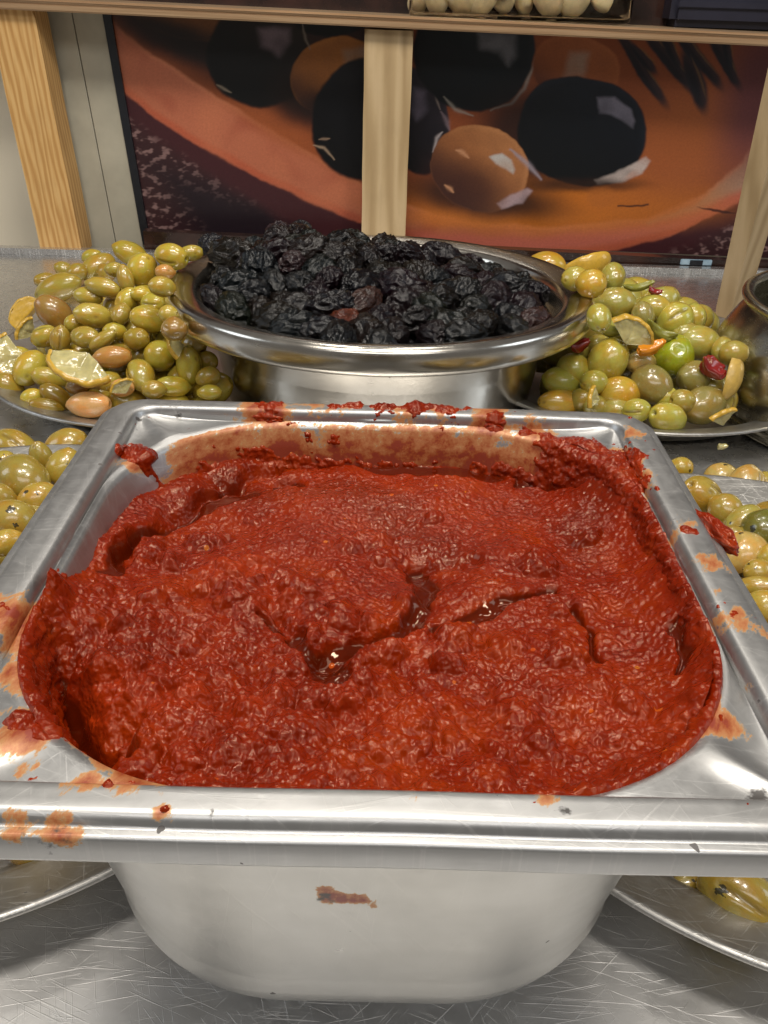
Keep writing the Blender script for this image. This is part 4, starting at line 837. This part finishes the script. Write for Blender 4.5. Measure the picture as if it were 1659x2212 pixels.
LEFT = [(600, 185, 70, 48, 10), (640, 250, 125, 75, 35, 'tan olive slanting up at the top left of the left heap', 2), (850, 160, 115, 70, -20, 'long olive at the very top of the left heap', 0), (930, 270, 108, 98, 60, 'large bright yellow olive with creased skin near the top of the left heap', 0), (1125, 185, 115, 85, -15, 'smooth olive with one dark pit touching the bowl atop the left heap', 0), (1250, 160, 80, 50, 10), (430, 275, 75, 45, -25), (755, 270, 50, 50, 0, 'small olive end-on with its round hole showing, near the top of the left heap', 1), (820, 325, 88, 50, 105), (1060, 380, 88, 65, 0, 'olive half hidden by the left end of the steel bowl rim', 2), (380, 390, 165, 85, 15, 'longest olive of the left heap, lying at its upper left edge', 1), (680, 385, 120, 60, -15, 'split olive lying under the tan one in the left heap', 1), (580, 445, 95, 60, -10), (830, 470, 92, 66, 50, 'bright yellow olive broken open at its lower end in the middle of the left heap', 0), (1000, 490, 88, 66, -10, 'plain olive behind the pitted one in the middle right of the left heap', 0), (965, 590, 120, 85, -10, 'bumpy pitted yellow olive in the middle right of the left heap', 0), (612, 570, 125, 82, -5, 'smooth egg shaped olive in the very middle of the left heap', 1), (790, 560, 80, 60, 70), (355, 550, 132, 95, -40, 'brown bruised wrinkled olive at the left of the left heap', 4), (290, 705, 92, 72, 20, 'olive with a dark hole facing the viewer at the left of the left heap', 1), (395, 730, 90, 66, 80), (555, 710, 108, 70, -10), (670, 730, 105, 52, 30, 'slender olive pointing up to the right in the left heap', 1), (750, 670, 75, 55, 0), (890, 720, 102, 70, 0, 'olive showing a pale ringed hole in the middle of the left heap', 6), (740, 840, 125, 75, 5, 'pinkish tan barrel shaped olive with a crack in the left heap', 5), (195, 910, 125, 100, 60, 'plump shiny olive at the lower left of the left heap', 0), (330, 980, 120, 70, -15, 'olive under the left tip of the pale lemon slice in the left heap', 1), (1040, 830, 102, 98, 0, 'round pitted olive with a peel flap near the steel bowl in the left heap', 0), (1235, 895, 132, 82, 85, 'upright smooth olive beside the wall of the steel bowl', 0), (920, 960, 128, 92, -60, 'pear shaped olive right of the lemon slice in the left heap', 1), (1130, 1030, 112, 66, 0, 'olive just behind the back edge of the square pan in the left heap', 0), (680, 1020, 115, 80, 30, 'olive under the right end of the pale lemon slice in the left heap', 1), (510, 1030, 85, 52, 0, 'dark shaded olive beneath the pale lemon slice', 4), (210, 1100, 72, 56, 10), (370, 1100, 118, 66, -35, 'dark green olive lying at the front of the left heap', 6), (295, 1160, 108, 50, -10, 'small shiny green olive on the front rim of the left heap', 6), (590, 1150, 145, 85, 0, 'large peach coloured olive at the very front of the left heap', 3), (800, 1040, 75, 58, 0, 'small cracked peach coloured olive by the corner of the square pan', 3), (65, 1040, 110, 82, -50, 'olive at the left picture edge of the left heap', 2), (1360, 970, 82, 66, 20), (1370, 1070, 85, 45, 0), (1140, 660, 76, 86, 90, 'brownish olive under the left end of the steel bowl rim', 4), (1270, 760, 78, 84, -40), (1075, 285, 62, 46, 0, 'small brownish olive wedged high by the steel bowl', 5), (300, 340, 80, 45, 10), (930, 430, 75, 50, 0), (505, 285, 70, 55, 20), (690, 290, 70, 60, 0), (1350, 870, 60, 72, 90), (490, 620, 70, 60, 20), (450, 850, 90, 60, 10), (1100, 560, 60, 60, 0), (640, 1090, 90, 60, 20), (120, 830, 80, 60, 0), (1000, 1050, 80, 60, 0)]
pile((-.125, .400, .128, .014, .072, 1.6), [(*q1(*i[:2]), i[2]*.3307, i[3]*.3307, *i[4:]) for i in LEFT], M_olive, 'olives heaped left of the steel bowl', CL, 'left heap', .022, .0108)
CR = [tuple(lin(c)) for c in ((170, 164, 68), (160, 152, 70), (164, 150, 64), (150, 160, 34), (196, 174, 104), (142, 132, 70), (188, 156, 54))]
q2 = lambda x, y: (1097.2+x*.3386, 521.2+y*.3386)
RIGHT = [(255, 145, 110, 58, -15, 'yellow olive peeping over the back right rim of the steel bowl', 6), (530, 270, 95, 86, -30, 'puckered yellow olive below the orange lemon wedge in the right heap', 6), (670, 225, 92, 74, 85, 'grey green olive right of the orange lemon wedge', 1), (690, 395, 122, 92, -5, 'large smooth olive near the top of the right heap', 1), (580, 490, 96, 68, 100, 'olive beside the right end of the steel bowl rim', 0), (860, 475, 80, 58, 100, 'dull brownish olive between two bright ones near the top of the right heap', 5), (925, 430, 108, 82, -10, 'glossy olive near the top right of the right heap', 0), (1065, 500, 112, 106, 30, 'round puckered olive with a dimpled end at the upper right of the right heap', 0), (1220, 650, 138, 102, -10, 'pale grey green egg shaped olive at the right of the right heap', 1), (1060, 735, 126, 116, 80, 'brightest green olive, round and smooth, in the middle of the right heap', 3), (640, 760, 146, 122, 60, 'large pale yellow olive in the middle left of the right heap', 0), (575, 670, 68, 62, 0), (415, 820, 102, 96, -50, 'round olive by the wall of the steel bowl in the right heap', 0), (340, 900, 116, 90, -20, 'olive with a brown tip low beside the steel bowl', 0), (335, 1030, 136, 78, 0, 'orange yellow olive just over the back edge of the square pan in the right heap', 6), (480, 1010, 62, 62, 0), (710, 970, 122, 100, -5, 'shiny yellow green olive in the front middle of the right heap', 6), (915, 915, 136, 112, -55, 'big dull grey green olive standing in the middle of the right heap', 5), (850, 775, 98, 68, 0, 'pale cream olive tucked behind the grey green one in the right heap', 4), (1190, 870, 112, 100, 0, 'olive with a dark pinhole left of the red pepper chunk', 5), (1250, 1045, 152, 112, 20, 'big oval green olive at the front right of the right heap', 5), (1390, 1010, 90, 62, 90), (1015, 1125, 136, 92, -10, 'smooth yellow green olive lying on the plate rim at the front of the right heap', 0), (690, 1075, 92, 45, 0), (1440, 715, 86, 76, 0, 'wrinkled brownish olive at the far right of the right heap', 2), (1375, 700, 62, 70, 90), (1190, 490, 52, 60, 90), (550, 900, 60, 60, 0), (820, 1080, 72, 54, 0), (1110, 1020, 60, 62, 0), (1320, 930, 70, 50, 0), (760, 620, 70, 60, 0), (960, 640, 70, 55, 0), (430, 240, 80, 70, 0), (700, 560, 80, 60, 0), (1000, 1000, 80, 60, 0), (560, 1060, 70, 60, 0), (1130, 590, 60, 55, 0), (470, 690, 70, 70, 0)]
pile((.163, .417, .130, .013, .066, 1.7), [(*q2(*i[:2]), i[2]*.3386, i[3]*.3386, *i[4:]) for i in RIGHT], M_olive, 'olives heaped right of the steel bowl', CR, 'right heap', .024, .0132)
CH = [tuple(lin(c)) for c in ((166, 144, 56), (160, 138, 58), (150, 132, 54), (176, 152, 84), (104, 104, 40), (156, 142, 66))]
q3 = lambda x, y: (x*.3637, 822.9+y*.3637)
NL = [(90, 400, 132, 92, -30, 'herb flecked olive with a dark leaf bit at the top of the near left plate', 0), (250, 470, 100, 58, 100, 'shaded olive between three others beside the left rim of the square pan', 2), (400, 380, 112, 86, 20, 'olive at the back of the near left plate touching the pan rim', 0), (130, 590, 168, 130, -30, 'largest brown green olive on the near left plate', 2), (370, 520, 112, 82, 60, 'yellow olive leaning against the left rim of the square pan', 0), (230, 700, 105, 84, 20), (80, 830, 124, 106, -20, 'glossy olive at the left picture edge of the near left plate', 1), (30, 960, 92, 66, 20), (20, 480, 70, 60, 0), (190, 820, 80, 70, 40), (-20, 700, 90, 80, 0)]
NL = [(*q3(*i[:2]), i[2]*.3637, i[3]*.3637, *i[4:]) for i in NL]
pile((-.155, .102, .126, .004, .047, 5.), NL, M_herb, 'herbed olives on the near left plate', CH, 'near left plate', .019, .0150)
NR = [(1105, 555, 62, 60, 0, 'small olive at the back of the near right plate beside the pan rim', 0), (1235, 745, 132, 106, -40, 'smooth yellow olive with a dark slit on the near right plate', 0), (1390, 830, 92, 92, -45, 'dull olive tucked behind the smooth yellow one on the near right plate', 2), (1360, 620, 92, 86, 0, 'tan olive at the back of the near right plate', 3), (1510, 690, 132, 100, 70, 'wrinkled tan olive with herb flecks at the back of the near right plate', 3), (1640, 650, 74, 62, 0), (1500, 905, 122, 84, 40, 'light green olive behind the dark one on the near right plate', 5), (1635, 960, 112, 122, 60, 'dark green olive at the right picture edge of the near right plate', 4), (1510, 1120, 142, 132, 20, 'large pale olive with a black herb patch on the near right plate', 3), (1600, 1320, 112, 66, 0, 'cut olive below the large pale one on the near right plate', 0), (1640, 1450, 112, 92, 0), (1440, 1000, 80, 70, 0), (1600, 1220, 80, 70, 0), (1700, 1130, 90, 80, 0)]
NR = [(*q2(i[0], i[1]+891), i[2]*.3386, i[3]*.3386, *i[4:]) for i in NR]+[(1595, 1938, 72, 56, -30, 'large olive low under the pan rim at the bottom right on the near right plate', 2), (1500, 1915, 50, 30, -20)]
pile((.157, .092, .122, .004, .045, 5.), NR, M_herb, 'herbed olives on the near right plate', CH, 'near right plate', .019, .0150)

# lemon and pepper pieces lying among the olives
def slice_piece(px, py, pl, Rr, ang, tilt, spin, label, off=0., sweep=2.6, bend=.35, th=.0022):
    """part of a soft lemon slice: a bent ragged sheet with segment ridges and a strip of peel along its arc"""
    nr, nt = 16, 60; seed = int(px*3+py); rr = np.linspace(.03, .93, nr)[:, None]; tt = np.linspace(-sweep/2, sweep/2, nt)[None, :]
    def sheet(r_, side, ex=0.):
        edge = 1+.06*perlin(tt*9+0*r_, tt*0+seed+0*r_, 3., seed)*r_; x = r_*edge*np.cos(tt)-.45; z = r_*edge*np.sin(tt)
        y = bend*(x*x+.6*x*z)+.07*perlin(x, z, .45, seed+2)+.015*perlin(x, z, .14, seed+3); rid = .045*np.abs(np.sin(tt*2.6+.4))*np.sin(np.pi*np.minimum(r_/.93, 1))
        y = y+side*(th/Rr*.5*(1-.55*(r_/.93)**6*0)+rid+ex); return np.stack([x, y, z], -1)
    top, bot = sheet(rr, 1), sheet(rr, -1)
    V = np.concatenate([top, bot[::-1]]).reshape(-1, 3)*Rr; F = grid_faces(2*nr, nt)
    V2 = np.concatenate([top[::-1], bot]); F = np.concatenate([grid_faces(2*nr, nt)])
    V = np.concatenate([top[::1], bot[::-1]]).reshape(-1, 3)*Rr
    caps = np.array([[i*nt, (2*nr-1-i)*nt, (2*nr-2-i)*nt, (i+1)*nt] for i in range(nr-1)]+[[i*nt+nt-1, (i+1)*nt+nt-1, (2*nr-2-i)*nt+nt-1, (2*nr-1-i)*nt+nt-1] for i in range(nr-1)])
    root = link('lemon_piece', mesh_np('lemon_piece', V, np.concatenate([F, caps])), M_pulp)
    ra = np.array([.90, .97, 1.02, 1.0, .90])[:, None]; sd_ = [1, 1, 0, -1, -1]
    sk = np.stack([sheet(ra[i:i+1], sd_[i], .03)[0] for i in range(5)]).reshape(-1, 3)*Rr
    link('rind', mesh_np('rind', sk, grid_faces(5, nt)), M_rind, root)
    t = hit(pl, px, py)+off; root.location = CAM+ray(px, py)*t; root.rotation_euler = frame(math.radians(ang), tilt, spin)
    tag(root, label, 'lemon piece', 'lemon pieces among the olives'); return root
def wedge(px, py, pl, L, W_, ang, tilt, spin, label, rind=None, thick=.55, pulp=None, off=0., arc=1.9):
    """a cut piece of lemon: pulp faces meeting at a thin edge, curved peel at the back"""
    nu, nv = 26, 14; u = np.linspace(-1, 1, nu); V = []; seed = int(px)
    def P(a_, u_, rr): half = math.sqrt(max(0, 1-u_*u_*.93)); return (rr*half*math.sin(a_), rr*half*math.cos(a_)-.35, u_)
    an = np.linspace(-arc/2, arc/2, nv)*thick
    face = [[P(an[0], x, rr) for x in u] for rr in np.linspace(.92, .04, 10)]+[[P(an[-1], x, rr) for x in u] for rr in np.linspace(.04, .92, 10)]+[[P(a_, x, .92) for x in u] for a_ in an[::-1]]
    Vf = np.array(face).reshape(-1, 3); Vf *= (1+.06*perlin3(Vf, .35, seed)+.05*perlin3(Vf, .15, seed+3))[:, None]
    root = link('lemon_piece', mesh_np('lemon_piece', Vf*np.array([W_, W_, L]), grid_faces(len(face), nu), True), pulp or M_pulp)
    sk = [[P(a_, x, rr) for x in u] for a_, rr in [(an[0], .93)]+[(a_, 1.06) for a_ in an]+[(an[-1], .93)]]
    Vs = np.array(sk).reshape(-1, 3); Vs *= (1+.05*perlin3(Vs, .4, seed+5))[:, None]
    link('rind', mesh_np('rind', Vs*np.array([W_, W_, L]), grid_faces(len(sk), nu), True), rind or M_rind, root)
    t = hit(pl, px, py)+off; root.location = CAM+ray(px, py)*t; root.rotation_euler = frame(math.radians(ang), tilt, spin)
    tag(root, label, 'lemon piece', 'lemon pieces among the olives'); return root
PLL, PLR = (-.121, .404, .134, .014, .072, 1.6), (.163, .417, .130, .013, .066, 1.7)
PIECES = [
    (slice_piece, q1(510, 900), PLL, .0225, 155, .1, .55, 'big pale lemon slice lying across the lower left of the left heap', -.020, 2.3),
    (slice_piece, q1(60, 850), PLL, .0190, 100, .1, .5, 'pale lemon slice with orange peel at the left picture edge', -.016, 2.2),
    (slice_piece, q1(180, 665), PLL, .0130, 60, .1, .9, 'thin curled lemon strip beside the brown bruised olive', -.012, 1.6),
    (slice_piece, q1(800, 1035), PLL, .0085, 30, .1, .6, 'small pale lemon bit by the corner of the square pan', -.008, 2.0),
    (slice_piece, q1(1150, 770), PLL, .0105, 110, .1, .8, 'thin pale lemon flap near the wall of the steel bowl', -.010, 1.7)]
for fn, pq, pl_, a_, an_, ti_, sp_, lb_, of_, sw_ in PIECES: fn(*pq, pl_, a_, an_, ti_, sp_, lb_, of_, sw_)
wedge(*q1(165, 550), PLL, .014, .012, 50, .1, 4.2, 'orange lemon peel at the left edge of the left heap', M_rind, .9, M_rind, off=-.004)
wedge(*q2(505, 155), PLR, .0165, .0115, 18, -.1, .6, 'yellow orange lemon wedge at the top of the right heap', M_rind, .9, M_rind, off=-.006)
slice_piece(*q2(795, 580), PLR, .0165, -30, .1, .5, 'pale chunky lemon piece in the upper middle of the right heap', -.018, 2.2, .3, .005)
wedge(*q2(1425, 860), PLR, .014, .008, 75, .0, .3, 'tan lemon rind slab at the right end of the right heap', M_tanrind, .8, M_tanrind, off=-.012)
slice_piece(*q2(1370, 1125), PLR, .0125, 25, .1, .9, 'flat pale lemon sliver on the plate rim at the front right of the right heap', -.010, 1.5)
slice_piece(*q2(545, 1000), PLR, .0100, 80, .1, .8, 'narrow pale lemon strip low in the front of the right heap', -.008, 1.5)
def chunk(px, py, pl, a, b, c_, ang, mat, name, label, cat, off):
    V, F = uv_sphere(28, 18); s = int(px+py); V = np.sign(V)*np.abs(V)**.75; V *= (1+.22*perlin3(V, .8, s)+.08*perlin3(V, .3, s+2))[:, None]; V *= np.array([b, c_, a])
    V[:, 0] += .5*V[:, 2]**2/a
    o = link(name, mesh_np(name, V, F), mat); o.location = CAM+ray(px, py)*(hit(pl, px, py)+off); o.rotation_euler = frame(math.radians(ang), .1, 1.2); tag(o, label, cat)
chunk(*q2(1290, 810), PLR, .0080, .0050, .005, -35, M_red, 'pepper_piece', 'wet red pepper chunk at the right of the right heap', 'pepper', -.010)
chunk(*q2(900, 690), PLR, .0085, .004, .0035, 20, M_orange, 'pepper_piece', 'orange pepper strip left of the brightest green olive', 'pepper', -.008)
chunk(*q2(930, 322), PLR, .0045, .0020, .002, -15, M_red, 'pepper_piece', 'small red pepper scrap at the top right of the right heap', 'pepper', -.004)
chunk(*q2(755, 497), PLR, .0035, .002, .002, 10, M_red, 'pepper_piece', 'tiny red pepper scrap above the pale chunky lemon piece', 'pepper', -.008)
chunk(*q2(460, 670), PLR, .006, .004, .003, 25, M_red, 'pepper_piece', 'red pepper strip under the right end of the steel bowl rim', 'pepper', -.006)
chunk(*q2(820, 298), PLR, .010, .0022, .0022, 8, M_stem, 'pickle_stem', 'thin green pickled stem lying at the top of the right heap', 'stem', -.006)
chunk(*q2(655, 570), PLR, .010, .0032, .003, -8, M_stem, 'pickle_stem', 'green pickled pepper tip beside the pale chunky lemon piece', 'stem', -.012)
chunk(*q2(950, 590), PLR, .009, .005, .003, -30, M_stem, 'pickle_stem', 'dark green pickled leaf behind the brightest green olive', 'stem', -.004)

# pot at the right edge
prof = [(.0, .003), (.090, .002), (.0985, .003), (.1000, .006), (.0990, .0085), (.1010, .012), (.1045, .022), (.1050, .032), (.1010, .046), (.0940, .060), (.0885, .0685), (.0880, .0705), (.0915, .0715), (.0930, .0740), (.0920, .0765), (.0890, .0772), (.0862, .0755), (.0855, .071), (.0915, .058), (.099, .044), (.1025, .032), (.102, .022), (.098, .010), (.09, .006), (.0, .006)]
prof = [(r_, z_*.97) for r_, z_ in prof]; pt = lathe_thing('steel_pot', prof, 5, 160, M_pot, (('foot_ring', 0, 5), ('wall', 5, 10), ('rolled_rim', 10, 17), ('inner_wall', 17, 24)), (.319, .358, 0)); tag(pt, 'rounded steel pot cut off by the right edge of the picture', 'pot')
BXP = .319
for i in range(16):
    a_ = i*2.4; rr = .0205*math.sqrt(i+.3); rr = min(rr, .080)
    o = black_at(BXP-rr*math.cos(a_), .358+rr*math.sin(a_), .058+.004*math.sin(i*3.1), .0105, 'black olive inside the steel pot at the right edge'); o['group'] = 'black olives in the steel pot'
# crumb by the pot
chunk(1558, 965, (.3, .3, .01, 0, 0, 1), .0028, .0022, .0016, 0, M_pulp, 'crumb', 'white crumb on the counter beside the steel pot', 'crumb', 0.)

# ------------------------------------------------------------------ leave out olives buried where no one could see them, name the rest
bpy.context.view_layer.update(); dg = bpy.context.evaluated_depsgraph_get()
EYES = [Vector(CAM), Vector(CAM-.06*AX), Vector(CAM+.06*AX), Vector(CAM+.05*AU)]
def pix(p): q = np.array(p)-CAM; de = q@AF; return CX+FPX*(q@AX)/de, CY-FPX*(q@AU)/de
def seen(o):
    x_, y_ = pix(o.matrix_world.translation)
    if not (-60 < x_ < 1720 and y_ < 2290): return False
    c = o.matrix_world.translation; r = .8*min(o.scale)
    for e in EYES:
        d0 = (c-e).normalized(); a = d0.orthogonal().normalized(); b = d0.cross(a)
        for k_, rr in ((1, 0), (6, .5), (10, .95)):
            for i in range(k_):
                t = 6.283*i/k_+rr; d = (c+(a*math.cos(t)+b*math.sin(t))*rr*r-e).normalized(); ok, loc, nr, ix, ho, mw = S.ray_cast(dg, e, d)
                if ok and ho.name == o.name: return True
    return False
drop = {o.name for o in BLK+[l[0] for l in LOOSE] if not seen(o)}
LOOSE = [l for l in LOOSE if l[0].name not in drop]
BLK = [o for o in BLK if o.name not in drop]
for n_ in drop: bpy.data.objects.remove(bpy.data.objects[n_])
def short(lb):
    for w_ in (' slanting', ' at the', ' with', ' near', ' touching', ' end-on', ' half', ' of the', ' lying', ' broken', ' behind', ' in the', ' showing', ' under', ' beside', ' right of', ' just', ' beneath', ' on the', ' by the', ' wedged', ' peeping', ' below', ' between', ' low', ' over', ' standing', ' tucked', ' left', ' leaning', ' low', ',', ' pointing'):
        if w_ in lb: lb = lb.split(w_)[0]
    return lb
def pix(p): q = np.array(p)-CAM; de = q@AF; return CX+FPX*(q@AX)/de, CY-FPX*(q@AU)/de
for o, hn in LOOSE:
    x, y = pix(o.matrix_world.translation); best = min((m for m in NAMED if m[3] == hn and short(m[2]) != 'olive'), key=lambda m: (m[0]-x)**2+(m[1]-y)**2); dx, dy = x-best[0], y-best[1]
    di = ('right of' if dx > 0 else 'left of') if abs(dx) > 1.6*abs(dy) else ('below' if dy > 0 else 'above') if abs(dy) > 1.6*abs(dx) else ('low ' if dy > 0 else 'high ')+('right of' if dx > 0 else 'left of')
    o['label'] = 'olive '+di+' the '+short(best[2])+(' in the ' if 'heap' in hn else ' on the ')+hn

same = {}
for o in BLK+[l[0] for l in LOOSE]+[o for o in COL.objects if o.name.startswith('garlic_clove')]: same.setdefault(o['label'], []).append(o)
ORD = ('first', 'second', 'third', 'fourth', 'fifth', 'sixth', 'seventh', 'eighth', 'ninth', 'tenth', 'eleventh', 'twelfth', 'thirteenth', 'fourteenth', 'fifteenth', 'sixteenth')
for lb_, os_ in same.items():
    if len(os_) > 1 and 'pot' not in lb_ and len(os_) <= 16:
        os_.sort(key=lambda o: pix(o.matrix_world.translation)[0])
        for q, o in enumerate(os_): o['label'] = lb_.replace(' of the bowl', '')+(', ' if 'heap' in lb_ or 'plate' in lb_ or 'clove' in lb_ else ' in bowl, ')+ORD[q]+' from left'
